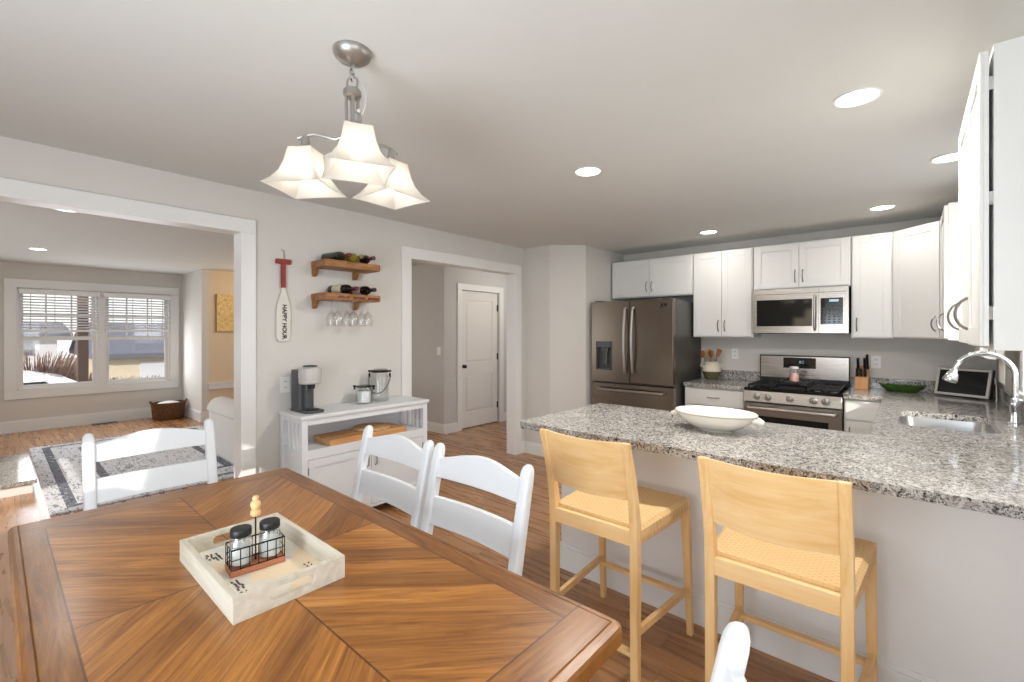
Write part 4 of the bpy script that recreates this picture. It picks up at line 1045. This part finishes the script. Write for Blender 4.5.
for k in range(3):
    a = aim + k * 2 * PI / 3; ca, sa = math.cos(a), math.sin(a)
    def at(rad, z): return (PX_ + rad * ca, PY_ + rad * sa, z)
    prof = [(.023, 2.275), (.022, 2.18), (.024, 2.16), (.036, 2.138), (.060, 2.128), (.10, 2.140), (.14, 2.150), (RS, 2.147), (RS + .03, 2.138)]
    arm = obj('arm', MB().tube([at(p, z) for p, z in prof], .0055, 8), 'nickel', r, smooth=True)
    c = at(RS, 0)
    obj('socket', MB().lathe([(.007, 2.148), (.013, 2.142), (.016, 2.11), (.026, 2.100), (.026, 2.085), (.0, 2.085)], (c[0], c[1], 0), 18), 'nickel', arm, smooth=True)
    rings = []
    N = 6
    def ring(hw, z):
        P = []
        cs = [(-hw, -hw), (hw, -hw), (hw, hw), (-hw, hw)]
        for q in range(4):
            (x0, y0), (x1, y1) = cs[q], cs[(q + 1) % 4]
            for i in range(N):
                t = i / N; bow = 1 - .05 * math.sin(PI * t)
                u = (x0 + (x1 - x0) * t) * bow; v = (y0 + (y1 - y0) * t) * bow
                P.append((c[0] + u * ca - v * sa, c[1] + u * sa + v * ca, z))
        return P
    outer = [(.034, 2.098), (.043, 2.094), (.047, 2.072), (.053, 2.040), (.064, 2.006), (.082, 1.976), (.105, 1.952)]
    rings = [ring(h, z) for h, z in outer] + [ring(h - .005, z) for h, z in outer[::-1]]
    sh = obj('shade', MB().loft(rings, cap=False), 'shade', r, smooth=True)
    obj('bulb', MB().sphere((c[0], c[1], 2.02), .026, 14, 10, 1, 1, 1.25), 'bulb', sh, smooth='all')
    l = lamp('POINT', 'pendant_lamp', (c[0], c[1], 1.985), .55, (1, .88, .74), shadow_soft_size=.035)
    l.parent = r; l.matrix_parent_inverse = Matrix.Translation(-Vector((PX_, PY_, 2.44)))

# ------------------------------------------------------------------ console and what stands on it
kx0, kx1, ky0, ky1, kz = -3.475, -3.12, 1.39, 2.46, .862
r = thing('console_cabinet', 'white console cabinet with open shelf and slatted ends against the wall', 'console', ((kx0 + kx1) / 2, (ky0 + ky1) / 2, 0))
obj('top', MB().box(kx0, kx1 + .012, ky0 - .012, ky1 + .012, kz - .024, kz), 'white_paint', r, bevel=.003)
for x in (kx0, kx1 - .042):
    for y in (ky0, ky1 - .042): obj('leg', MB().box(x, x + .042, y, y + .042, 0, kz - .024), 'white_paint', r, bevel=.002)
sz = .615
obj('top_rail', MB().box(kx1 - .03, kx1 - .008, ky0 + .042, ky1 - .042, kz - .07, kz - .024).box(kx0 + .042, kx1 - .042, ky0 + .01, ky0 + .03, kz - .06, kz - .024).box(kx0 + .042, kx1 - .042, ky1 - .03, ky1 - .01, kz - .06, kz - .024), 'white_paint', r)
obj('shelf', MB().box(kx0, kx1 - .004, ky0 + .01, ky1 - .01, sz - .02, sz), 'white_paint', r, bevel=.002)
for yy in (ky0 + .012, ky1 - .030):
    for i in range(3):
        x = kx0 + .042 + (kx1 - kx0 - .084) * (i + 1) / 4
        obj('slat', MB().box(x - .013, x + .013, yy, yy + .018, sz, kz - .06), 'white_paint', r)
    obj('side_panel', MB().box(kx0 + .042, kx1 - .042, yy, yy + .018, .10, sz - .02), 'white_paint', r)
obj('back_panel', MB().box(kx0, kx0 + .012, ky0 + .042, ky1 - .042, .08, kz - .024), 'white_paint', r)
obj('bottom', MB().box(kx0, kx1 - .006, ky0 + .012, ky1 - .012, .09, .11), 'white_paint', r)
obj('shelf_edge', MB().box(kx1 - .03, kx1 - .002, ky0 + .042, ky1 - .042, sz - .06, sz + .004), 'white_paint', r)
ym = (ky0 + ky1) / 2
for y0, y1, hy in ((ky0 + .046, ym - .002, ym - .035), (ym + .002, ky1 - .046, ym + .035)):
    mb = MB(); x = kx1 - .022; z0, z1, fr = .115, sz - .064, .055
    mb.box(x, x + .008, y0 + fr, y1 - fr, z0 + fr, z1 - fr).box(x, x + .018, y0, y0 + fr, z0, z1).box(x, x + .018, y1 - fr, y1, z0, z1).box(x, x + .018, y0 + fr, y1 - fr, z0, z0 + fr).box(x, x + .018, y0 + fr, y1 - fr, z1 - fr, z1)
    o = obj('door', mb, 'white_paint', r)
    obj('handle', MB().tube([(x + .018, hy, z1 - .14), (x + .04, hy, z1 - .125), (x + .04, hy, z1 - .055), (x + .018, hy, z1 - .04)], .005, 8), 'steel_pull', o, smooth=True)
    obj('hinge', MB().box(x + .014, x + .022, y0 - .004 if hy < ym else y1 - .004, y0 + .004 if hy < ym else y1 + .004, z1 - .10, z1 - .05), 'steel_pull', o)
# coffee machine
mx, my_ = -3.30, 1.515
r = thing('coffee_machine', 'dark grey capsule coffee machine with pale grey head on the console', 'coffee machine', (mx, my_, kz))
a0 = math.radians(2)
def cm(mb): return rotmb(mb, a0, (mx, my_, kz))
# local: machine's front faces +x
obj('body', cm(MB().prism(rrect(-.15, -.015, -.062, .062, .03), .015, .30)), 'dark_grey', r, smooth=True)
obj('spine', cm(MB().prism(rrect(-.03, .03, -.030, .030, .012), .015, .23)), 'dark_grey', r, smooth=True)
obj('base_tray', cm(MB().prism(rrect(-.15, .125, -.068, .068, .03), 0, .018)), 'dark_grey', r, smooth=True)
obj('drip_grid', cm(MB().lathe([(.046, .018), (.046, .026), (.038, .028), (.0, .028)], (.065, 0, 0), 24)), 'black', r, smooth=True)
o = obj('brew_head', cm(MB().lathe([(.0, .205), (.070, .205), (.077, .213), (.077, .243), (.079, .245), (.079, .30), (.072, .320), (.050, .328), (.0, .330)], (.03, 0, 0), 32, cap=False)), 'light_grey', r, smooth=True)
obj('lever_ring', cm(MB().tube([(.03 + .045 * math.cos(t), .045 * math.sin(t), .33) for t in [2 * PI * i / 20 for i in range(20)]], .006, 6, closed=True)), 'dark_grey', o, smooth=True)
obj('water_tank', cm(MB().prism(rrect(-.185, -.13, -.05, .05, .024), .02, .27)), 'jar_glass', r, smooth=True)
obj('spout', cm(MB().lathe([(.018, .17), (.022, .21)], (.06, 0, 0), 16)), 'black', r, smooth=True)
# clamp jars
def jar(lab, x, y, rad, h, fill, bail, name='glass_jar'):
    r = thing(name, lab, 'jar', (x, y, kz), 'clamp-lid jars on the console')
    z = kz
    obj('glass', MB().lathe([(.0, 0), (rad * .94, 0), (rad, .008), (rad, h * .80), (rad * .86, h * .90), (rad * .86, h * .93), (rad * .82, h * .93), (rad * .82, h * .89), (rad * .95, h * .79), (rad * .95, .012), (.0, .008)], (x, y, z), 28, cap=False), 'jar_glass', r, smooth=True)
    if fill: obj('powder', MB().lathe([(.0, .01), (rad * .72, .01), (rad * .80, h * .72), (.0, h * .72)], (x, y, z), 24, cap=False), 'powder', r, smooth=True)
    obj('gasket', MB().lathe([(rad * .95, h * .925), (rad * .98, h * .93), (rad * .98, h * .985), (rad * .95, h * .99), (.0, h * .99)], (x, y, z), 28), 'black_metal', r, smooth=True)
    obj('lid', MB().lathe([(rad * .90, h * .99), (rad * .80, h * 1.02), (rad * .5, h * 1.05), (.0, h * 1.06)], (x, y, z), 28), 'jar_glass', r, smooth=True)
    sx_, sy_ = math.cos(math.radians(41.2)), math.sin(math.radians(41.2))
    for s_ in (-1, 1):
        obj('clamp', MB().tube([(x + s_ * sx_ * rad * .95, y + s_ * sy_ * rad * .95, z + h * .955), (x + s_ * sx_ * (rad + .022), y + s_ * sy_ * (rad + .022), z + h * .965)], .008, 8)
            .tube([(x + s_ * sx_ * (rad + .010), y + s_ * sy_ * (rad + .010), z + h * .90), (x + s_ * sx_ * (rad + .012), y + s_ * sy_ * (rad + .012), z + h * .78)], .008, 8), 'black_metal', r, smooth=True)
    if bail:
        pts = []
        for i in range(17):
            t = PI * i / 16; u = math.cos(t) * (rad + .014); v = math.sin(t) * h * .50
            pts.append((x + sx_ * u + sy_ * .04 * math.sin(t) * 1.9, y + sy_ * u - sx_ * .04 * math.sin(t) * 1.9, z + h * .78 - v))
        obj('bail_handle', MB().tube(pts, .0055, 8), 'steel_pull', r, smooth=True)
    return r
jar('small clamp-lid glass jar of white powder on the console', -3.33, 1.985, .066, .145, True, False)
jar('tall clamp-lid glass jar with wire bail handle on the console', -3.34, 2.135, .074, .262, False, True)
# boards on the shelf
tag(obj('cutting_board', MB().box(-3.40, -3.135, 1.60, 2.26, sz, sz + .045), 'board_wood', bevel=.006), 'thick rectangular wooden cutting board on the console shelf', 'cutting board')
tag(obj('cutting_board', MB().lathe([(.0, 0), (.14, 0), (.145, .005), (.145, .017), (.14, .022), (.0, .022)], (-3.275, 2.02, sz + .046), 36, cap=False), 'board_pale', smooth=True), 'round wooden board lying on the thick rectangular board', 'cutting board')

# ------------------------------------------------------------------ wall shelves
def shelf(lab, z, slots):
    y0, y1, x0, x1, th = 1.625, 2.10, XL, XL + .235, .05
    r = thing('wall_shelf', lab, 'shelf', (XL + .1, 1.86, z - th), 'rustic wine shelves')
    mb = MB(); n = 16; rings = []
    for i in range(n + 1):
        t = i / n; y = y0 + (y1 - y0) * t; e = x1 + .008 * math.sin(9 * t + z * 3) + .006 * math.sin(23 * t) - .02 * max(0, t - .85) / .15
        rings.append([(x0, y, z - th), (e - .008, y, z - th), (e, y, z - th * .5), (e - .004, y, z), (x0, y, z)])
    mb.loft(rings); o = obj('board', mb, 'shelf_wood', r, bevel=.002)
    for y in (y0 + .005, y1 - .13):
        mb = MB()
        mb.loft([[(x0, yy, z - th), (x0 + .07, yy, z - th), (x0 + .06, yy, z - th - .02), (x0 + .03, yy, z - th - .06), (x0, yy, z - th - .065)] for yy in (y, y + .03)])
        obj('bracket', mb, 'shelf_wood', r, bevel=.002)
    if slots:
        for i in range(3):
            y = y0 + .10 + i * .13
            obj('glass_slot', MB().box(x1 - .012, x1 + .011, y, y + .085, z - th * .72, z - th * .42), 'foil_red', o)
    return r
SZ1, SZ2 = 1.985, 1.735
shelf('upper rustic wooden wine shelf on the dining wall', SZ1, False)
shelf('lower rustic wooden wine shelf with stemware hanging below it', SZ2, True)
def bottle(lab, y, z, glass, foil, label, yaw=0.0, x=XL + .01):
    r = thing('wine_bottle', lab, 'wine bottle', (x, y, z + .038), 'wine bottles on the wall shelves')
    R = .037; c = (0, 0, 0)
    obj('glass', MB().lathe([(.0, .004), (.03, 0), (R, .006), (R, .185), (.030, .21), (.016, .232), (.0145, .25)], c, 22, 'x', cap=False), glass, r, world=False, smooth=True)
    obj('foil_cap', MB().lathe([(.015, .245), (.015, .282), (.0165, .284), (.0165, .296), (.0, .298)], c, 18, 'x'), foil, r, world=False, smooth=True)
    obj('paper_label', MB().lathe([(R + .0006, .05), (R + .0006, .15)], c, 22, 'x', cap=False), label, r, world=False, smooth=True)
    r.rotation_euler = (0, 0, yaw); return r
bottle('dark wine bottle with red foil neck at the paddle end of the upper shelf', 1.73, SZ1, 'wine_green', 'foil_red', 'wine_green', .18)
bottle('yellow-green white wine bottle in the middle of the upper shelf', 1.86, SZ1, 'wine_yellow', 'foil_olive', 'label', .05)
bottle('dark wine bottle with purple foil neck at the doorway end of the upper shelf', 1.97, SZ1, 'wine_dark', 'foil_purple', 'label', .05)
bottle('dark wine bottle with cream label on the lower shelf, paddle side', 1.78, SZ2, 'wine_dark', 'foil_purple', 'label', .22)
bottle('dark wine bottle on the lower shelf, doorway side', 1.965, SZ2, 'wine_dark', 'foil_black', 'label', .1)
g0 = None
for i in range(3):
    for j in range(2):
        y = 1.75 + i * .13; x = XL + .08 + j * .095; zt = SZ2 - .05
        lab = 'clear stemmed wine glass hanging upside down under the lower shelf, ' + ('wall row, ' if j == 0 else 'front row, ') + ('paddle end', 'middle', 'doorway end')[i]
        if g0 is None:
            g0 = thing('wine_glass', lab, 'wine glass', (x, y, zt), 'hanging wine glasses')
            obj('foot', MB().lathe([(.0, -.001), (.034, -.001), (.034, -.004), (.006, -.010)], (0, 0, 0), 24, cap=False), 'wine_glass', g0, world=False, smooth=True)
            obj('stem', MB().lathe([(.006, -.010), (.0038, -.03), (.0038, -.075), (.008, -.085)], (0, 0, 0), 12, cap=False), 'wine_glass', g0, world=False, smooth=True)
            obj('bowl', MB().lathe([(.008, -.085), (.030, -.105), (.040, -.14), (.038, -.17), (.032, -.20)], (0, 0, 0), 26, cap=False), 'wine_glass', g0, world=False, smooth=True)
        else: dup(g0, (x, y, zt), 0, lab)

# ------------------------------------------------------------------ paddle sign
px = XL + .004; py = 1.412
r = thing('paddle_sign', 'red-handled white oar sign lettered HAPPY HOUR on the wall', 'wall sign', (px, py, 1.37))
prof = [(.012, 1.775), (.014, 1.74), (.03, 1.69), (.046, 1.64), (.05, 1.58), (.05, 1.42), (.047, 1.395), (.036, 1.376), (.0, 1.370)]
P = [(py + w, z) for w, z in prof] + [(py - w, z) for w, z in prof[::-1][1:]]
obj('blade', MB().loft([[(px, y, z) for y, z in P], [(px + .02, y, z) for y, z in P]]), 'paddle_white', r, bevel=.003)
obj('shaft', MB().box(px + .001, px + .022, py - .0155, py + .0155, 1.765, 1.945), 'red_paint', r, bevel=.003)
obj('grip', MB().box(px + .001, px + .026, py - .055, py + .055, 1.94, 1.975), 'red_paint', r, bevel=.006)
obj('hanging_hook', MB().tube([(px + .002, py - .012, 2.045), (px + .004, py + .008, 2.043), (px + .006, py + .01, 1.97)], .003, 6), 'steel_pull', r, smooth=True)
def text(name, s_, size, mat, parent, mat4, extrude=.001):
    cu = bpy.data.curves.new(name, 'FONT'); cu.body = s_; cu.size = size; cu.extrude = extrude; cu.align_x = 'CENTER'; cu.align_y = 'CENTER'; cu.resolution_u = 3
    cu.materials.append(M[mat]); o = bpy.data.objects.new(name, cu); COL.objects.link(o); o.parent = parent
    cu.offset = .0012; cu.space_character = .98
    bpy.context.view_layer.update()
    me = bpy.data.meshes.new_from_object(o.evaluated_get(bpy.context.evaluated_depsgraph_get())); bpy.data.objects.remove(o)
    o = bpy.data.objects.new(name, me); COL.objects.link(o); o.parent = parent
    o.matrix_local = mat4; return o
# text plane: reads downwards, facing +x ; text x -> -z, text y -> +y
mt = Matrix(((0, 0, 1, px + .0215 - r.location.x), (0, 1, 0, .004), (-1, 0, 0, 1.515 - r.location.z), (0, 0, 0, 1)))
lt = text('lettering', 'HAPPY HOUR', .042, 'black', r, mt)

# ------------------------------------------------------------------ tray with shakers
TX0, TX1, TY0, TY1, TZ = -1.625, -1.172, .365, .640, tz
r = thing('serving_tray', 'square whitewashed wooden tray with cut handles on the dining table', 'tray', ((TX0 + TX1) / 2, (TY0 + TY1) / 2, TZ))
th = .014; hh = .06
obj('bottom', MB().box(TX0 + th, TX1 - th, TY0 + th, TY1 - th, TZ + .001, TZ + .010), 'tray_print', r)
def holed(x, y0, y1):
    mb = MB(); ym = (y0 + y1) / 2; a, b = ym - .055, ym + .055; z0, z1 = TZ + .018, TZ + .046
    mb.box(x, x + th, y0, a, TZ, TZ + hh); mb.box(x, x + th, b, y1, TZ, TZ + hh); mb.box(x, x + th, a, b, TZ, z0); mb.box(x, x + th, a, b, z1, TZ + hh); 
    for yy, s_ in ((a, 1), (b, -1)):
        for zz, q in ((z0, 1), (z1, -1)):
            mb.add([(x, yy, zz), (x, yy + s_ * .008, zz), (x, yy, zz + q * .008), (x + th, yy, zz), (x + th, yy + s_ * .008, zz), (x + th, yy, zz + q * .008)], [(0, 1, 2), (3, 5, 4), (0, 3, 4, 1), (1, 4, 5, 2), (2, 5, 3, 0)])
    return mb
obj('end_board', holed(TX0, TY0, TY1), 'tray_wood', r); obj('end_board', holed(TX1 - th, TY0, TY1), 'tray_wood', r)
obj('side_board', MB().box(TX0 + th, TX1 - th, TY0, TY0 + th, TZ, TZ + hh), 'tray_wood', r); obj('side_board', MB().box(TX0 + th, TX1 - th, TY1 - th, TY1, TZ, TZ + hh), 'tray_wood', r)
mb = MB(); random.seed(3)
for (ax, ay, n_, L_, rows) in ((-1.36, .405, 4, .020, 3), (-1.29, .415, 5, .014, 2), (-1.25, .44, 3, .016, 2), (-1.31, .588, 3, .012, 2), (-1.27, .595, 3, .012, 2), (-1.235, .60, 3, .012, 2), (-1.575, .415, 3, .018, 3), (-1.545, .43, 2, .02, 2)):
    for i in range(n_):
        for q in range(rows):
            x = ax + i * .015 + .004 * random.random(); y = ay + q * .012 + .004 * random.random()
            mb.bar((x, y, TZ + .0108), (x + L_ * (.5 + .3 * random.random()), y + .006 * (random.random() - .5), TZ + .0108), .0045 if rows == 3 else .0035, .0012)
obj('printed_marks', mb, 'dark_grey', r)
# caddy
ccx, ccy, cz = -1.405, .495, TZ + .0106
r = thing('shaker_caddy', 'black wire shaker caddy with wooden base and turned knob on the tray', 'caddy', (ccx, ccy, cz))
ca = math.radians(84)
def cd(mb): return rotmb(mb, ca, (ccx, ccy, cz))
L_, W_ = .070, .036
obj('base', cd(MB().box(-L_, L_, -W_, W_, 0, .016)), 'copper', r, bevel=.003)
mb = MB(); wr = .0014
for z in (.018, .044, .072): mb.tube([(-L_ + .003, -W_ + .003, z), (L_ - .003, -W_ + .003, z), (L_ - .003, W_ - .003, z), (-L_ + .003, W_ - .003, z)], wr if z < .07 else .0024, 6, closed=True)
for i in range(7):
    x = -L_ + .003 + (2 * L_ - .006) * i / 6
    for y in (-W_ + .003, W_ - .003): mb.tube([(x, y, .014), (x, y, .072)], wr, 6)
for y in (-.012, .012):
    for x in (-L_ + .003, L_ - .003): mb.tube([(x, y, .014), (x, y, .072)], wr, 6)
obj('wire_basket', cd(mb), 'black_metal', r, smooth=True)
obj('rod', cd(MB().tube([(0, 0, .014), (0, 0, .145)], .0022, 8)), 'black_metal', r, smooth=True)
obj('knob', cd(MB().lathe([(.0, .132), (.012, .132), (.014, .137), (.013, .145), (.009, .149), (.011, .153), (.014, .162), (.012, .171), (.007, .175), (.009, .180), (.007, .187), (.0, .189)], (0, 0, .010), 20, cap=False)), 'knob_wood', r, smooth=True)
for s_, lab in ((-1, 'glass shaker jar with black lid in the wire caddy, on the window side'), (1, 'glass shaker jar with black lid in the wire caddy, on the bar stool side')):
    p = Vector((s_ * .037, 0, 0)); p.rotate(Matrix.Rotation(ca, 3, 'Z')); p += Vector((ccx, ccy, cz + .017))
    r = thing('shaker_jar', lab, 'shaker', tuple(p), 'shakers in the caddy')
    c = tuple(p)
    obj('glass', MB().lathe([(.0, 0), (.027, 0), (.029, .004), (.029, .066), (.022, .078), (.021, .084), (.019, .084), (.027, .065), (.027, .006), (.0, .004)], c, 24, cap=False), 'jar_glass', r, smooth=True)
    obj('seasoning', MB().lathe([(.0, .005), (.026, .005), (.026, .05), (.0, .052)], c, 22, cap=False), 'powder', r, smooth=True)
    obj('lid', MB().lathe([(.0, .080), (.0262, .080), (.0268, .081), (.0268, .098), (.0255, .100), (.0, .1005)], c, 26, cap=False), 'black', r, smooth=True)

# ------------------------------------------------------------------ living room
tag(obj('area_rug', MB().box(-8.15, -5.05, .30, 2.10, .001, .012), 'rug', origin=(-6.6, 1.2, 0)), 'pale rug with navy distressed pattern on the living room floor', 'rug')
# hearth
r = thing('hearth', 'low fireplace hearth with grey granite slab on white base', 'hearth', (-6.5, -.3, 0))
obj('base', MB().box(-7.2, -5.93, -1.28, .24, 0, .085), 'trim', r)
obj('slab', MB().box(-7.22, -5.90, -1.28, .265, .085, .12), 'granite', r, bevel=.004)
# basket
mb = MB(); c = (-9.27, 1.93, 0)
mb.lathe([(.0, .0), (.20, 0), (.215, .02), (.225, .14), (.235, .27), (.24, .28), (.225, .28), (.215, .15), (.20, .02), (.0, .015)], c, 32, sx=.8, sy=1.0, cap=False)
r = thing('wicker_basket', 'brown woven basket on the floor in the window corner', 'basket', c)
obj('body', mb, 'basket', r, smooth=True)
for s_ in (-1, 1): obj('handle', MB().tube([(c[0], c[1] + s_ * .225, .25), (c[0], c[1] + s_ * .25, .31), (c[0] + .06, c[1] + s_ * .24, .31), (c[0] + .06, c[1] + s_ * .215, .25)], .010, 8), 'basket', r, smooth=True)
tag(obj('folded_throw', MB().sphere((c[0], c[1], .235), .18, 18, 10, .8, .95, .35), 'sofa', smooth='all'), 'pale folded throw inside the woven basket', 'blanket')
tag(obj('floor_vent', MB().box(-9.62, -9.50, 1.02, 1.32, .0, .006), 'dark_grey', bevel=.002), 'dark metal floor vent below the front window', 'floor vent')
# art
r = thing('wall_art', 'square ochre textured canvas on the peach alcove wall', 'picture', (-8.48, 2.62, 1.45))
obj('canvas', MB().box(-8.497, -8.465, 2.40, 2.96, 1.45, 2.05), 'art', r, bevel=.004)
obj('edge', MB().box(-8.4985, -8.468, 2.392, 2.402, 1.445, 2.055), 'spoon_wood', r)
struct('trim_6', MB().box(-8.5, -8.46, 2.29, 4.2, .52, .60).box(-8.5, -8.44, 2.27, 4.2, .60, .62), 'trim', bevel=.004)
# sofa seen by its end
r = thing('sofa', 'white slipcovered sofa partly hidden behind the opening casing', 'sofa', (-5.85, 2.4, 0))
sx0, sx1, sy0, sy1 = -6.32, -5.42, 1.70, 3.5
obj('base', MB().box(sx0 + .04, sx1 - .02, sy0 + .04, sy1 - .04, .04, .42), 'sofa', r, bevel=.03)
for y in (sy0, sy1 - .24):
    mb = MB(); rings = []
    for i, x in enumerate((sx0, sx0 + .03, sx1 - .03, sx1)):
        e = .02 if i in (0, 3) else 0
        rings.append([(x, y + e, .03), (x, y + .24 - e, .03), (x, y + .24 - e, .50)] + [(x, y + .12 + (.14 - e) * math.cos(t), .52 + (.14 - e) * math.sin(t)) for t in [PI * k / 8 for k in range(9)]] + [(x, y + e, .50)])
    obj('arm', mb.loft(rings), 'sofa', r, smooth=True)
obj('back', MB().hexa([(sx1 - .22, sy0 + .1, .3), (sx1, sy0 + .1, .05), (sx1, sy1 - .1, .05), (sx1 - .22, sy1 - .1, .3), (sx1 - .16, sy0 + .12, .84), (sx1 - .02, sy0 + .12, .82), (sx1 - .02, sy1 - .12, .82), (sx1 - .16, sy1 - .12, .84)]), 'sofa', r, bevel=.04)
for i in range(2): obj('seat_cushion', MB().box(sx0, sx1 - .22, sy0 + .25 + i * .66, sy0 + .90 + i * .66, .40, .55), 'sofa', r, bevel=.04)

# ------------------------------------------------------------------ outside the front window
GZ = -1.0
struct('ground_lawn', MB().box(-60, -10.2, -40, 40, GZ - .1, GZ), 'ext_snow')
struct('street', MB().box(-24, -19, -40, 40, GZ, GZ + .02), 'ext_road')
tag(obj('porch_post', MB().box(-11.07, -10.93, .985, 1.125, GZ, 3.2).box(-11.10, -10.90, .955, 1.155, GZ, GZ + .2), 'ext_post', bevel=.01), 'brown porch post outside the front window', 'post')
def house(lab, x0, x1, y0, y1, zw, zr, wm, rm, gable):
    r = thing('house', lab, 'house', ((x0 + x1) / 2, (y0 + y1) / 2, GZ), 'houses across the street')
    obj('walls', MB().box(x0, x1, y0, y1, GZ, zw), wm, r)
    e = .5
    if gable:
        ym = (y0 + y1) / 2
        obj('gable', MB().loft([[(x, y0, zw), (x, y1, zw), (x, ym, zr)] for x in (x0, x1)]), wm, r)
        obj('roof', MB().hexa([(x0 - e, y0 - e, zw - .2), (x1 + e, y0 - e, zw - .2), (x1 + e, ym, zr), (x0 - e, ym, zr), (x0 - e, y0 - e, zw), (x1 + e, y0 - e, zw), (x1 + e, ym, zr + .2), (x0 - e, ym, zr + .2)])
            .hexa([(x0 - e, ym, zr), (x1 + e, ym, zr), (x1 + e, y1 + e, zw - .2), (x0 - e, y1 + e, zw - .2), (x0 - e, ym, zr + .2), (x1 + e, ym, zr + .2), (x1 + e, y1 + e, zw), (x0 - e, y1 + e, zw)]), rm, r)
    else:
        xm = (x0 + x1) / 2
        obj('roof', MB().loft([[(x1 + e, y, zw - .05), (x1 + e, y, zw + .12), (xm, y, zr + .1), (x0 - e, y, zw + .12), (x0 - e, y, zw - .05)] for y in (y0 - e, y1 + e)]), rm, r)
    return r
h1 = house('cream house with blue-grey roof across the street, seen past the porch post', -32, -25, 3.1, 12, .42, 1.75, 'ext_cream', 'ext_roof', False)
obj('garage_door', MB().box(-25.0, -24.94, 4.2, 8.5, GZ, .15), 'ext_white', h1)
h2 = house('white house with blue-grey gable roof on the near side of the porch post view', -40, -30, -4.5, 2.0, 1.25, 1.9, 'ext_white', 'ext_roof', False)
obj('window', MB().box(-30.0, -29.94, .4, 1.2, .4, 1.1), 'ext_road', h2)
for i, (x, y, s_) in enumerate(((-16.5, .70, 1.0), (-18.9, 1.75, .7), (-16.2, 2.65, .62))):
    mb = MB(); random.seed(20 + i)
    for k in range(420):
        a = random.random() * 2 * PI; e = random.random(); b0 = Vector((x + .15 * math.cos(a), y + .15 * math.sin(a), GZ)); L = (.7 + .5 * random.random()) * s_ * 2
        p1 = b0 + Vector((math.cos(a) * e * .5, math.sin(a) * e * .5, 1.1)) * L * .45; p2 = p1 + Vector((math.cos(a + random.random() - .5) * .5, math.sin(a + random.random() - .5) * .3, .8)) * L * .4
        mb.tube([b0, p1, p2], [.016, .012, .006], 4)
    tag(obj('shrub', mb, 'ext_brush'), 'bare brown shrub outside the front window, ' + ('behind the white car', 'beside the porch post', 'in front of the cream house')[i], 'shrub', 'shrubs in the front yard')
# parked white car
r = thing('car', 'white car parked just outside below the front window', 'car', (-13.8, .2, GZ))
def carring(x, w, zs):
    return [(x, .25 - w, zs[0]), (x, .25 - w, zs[1]), (x, .25 - w * .86, zs[2]), (x, .25, zs[2] + .03), (x, .25 + w * .86, zs[2]), (x, .25 + w, zs[1]), (x, .25 + w, zs[0])]
rings = []
for yy, w, z0, z1, z2 in ((-2.0, .70, .35, .55, .62), (-1.7, .85, .28, .65, .85), (-1.3, .88, .25, .75, .98), (-.75, .88, .25, .85, 1.36), (.2, .88, .25, .88, 1.42), (.75, .88, .25, .86, 1.30), (1.35, .88, .25, .78, .98), (2.0, .84, .28, .70, .86), (2.2, .72, .35, .55, .66)):
    rings.append([(-13.8 - w, .2 + yy, GZ + z0 * 1.15), (-13.8 - w, .2 + yy, GZ + z1 * 1.15), (-13.8 - w * .72, .2 + yy, GZ + z2 * 1.15), (-13.8, .2 + yy, GZ + z2 * 1.15 + .03), (-13.8 + w * .72, .2 + yy, GZ + z2 * 1.15), (-13.8 + w, .2 + yy, GZ + z1 * 1.15), (-13.8 + w, .2 + yy, GZ + z0 * 1.15)])
obj('body', MB().loft(rings), 'car_white', r, smooth=True)
for yy in (-1.25, 1.3):
    for s_ in (-1, 1): obj('wheel', MB().lathe([(.0, -.09), (.30, -.09), (.32, -.06), (.32, .06), (.30, .09), (.0, .09)], (-13.8 + s_ * .80, .2 + yy, GZ + .32), 24, 'x', cap=False), 'rubber', r, smooth=True)
for s_ in (-1, 1): obj('side_window', MB().hexa([(-13.8 + s_ * .86, -.65, GZ + .90 * 1.15), (-13.8 + s_ * .865, 1.05, GZ + .92 * 1.15), (-13.8 + s_ * .84, 1.0, GZ + .96 * 1.15), (-13.8 + s_ * .84, -.6, GZ + .96 * 1.15), (-13.8 + s_ * .72, -.35, GZ + 1.24 * 1.15), (-13.8 + s_ * .72, .7, GZ + 1.26 * 1.15), (-13.8 + s_ * .70, .7, GZ + 1.26 * 1.15), (-13.8 + s_ * .70, -.35, GZ + 1.24 * 1.15)]), 'black_gloss', r)
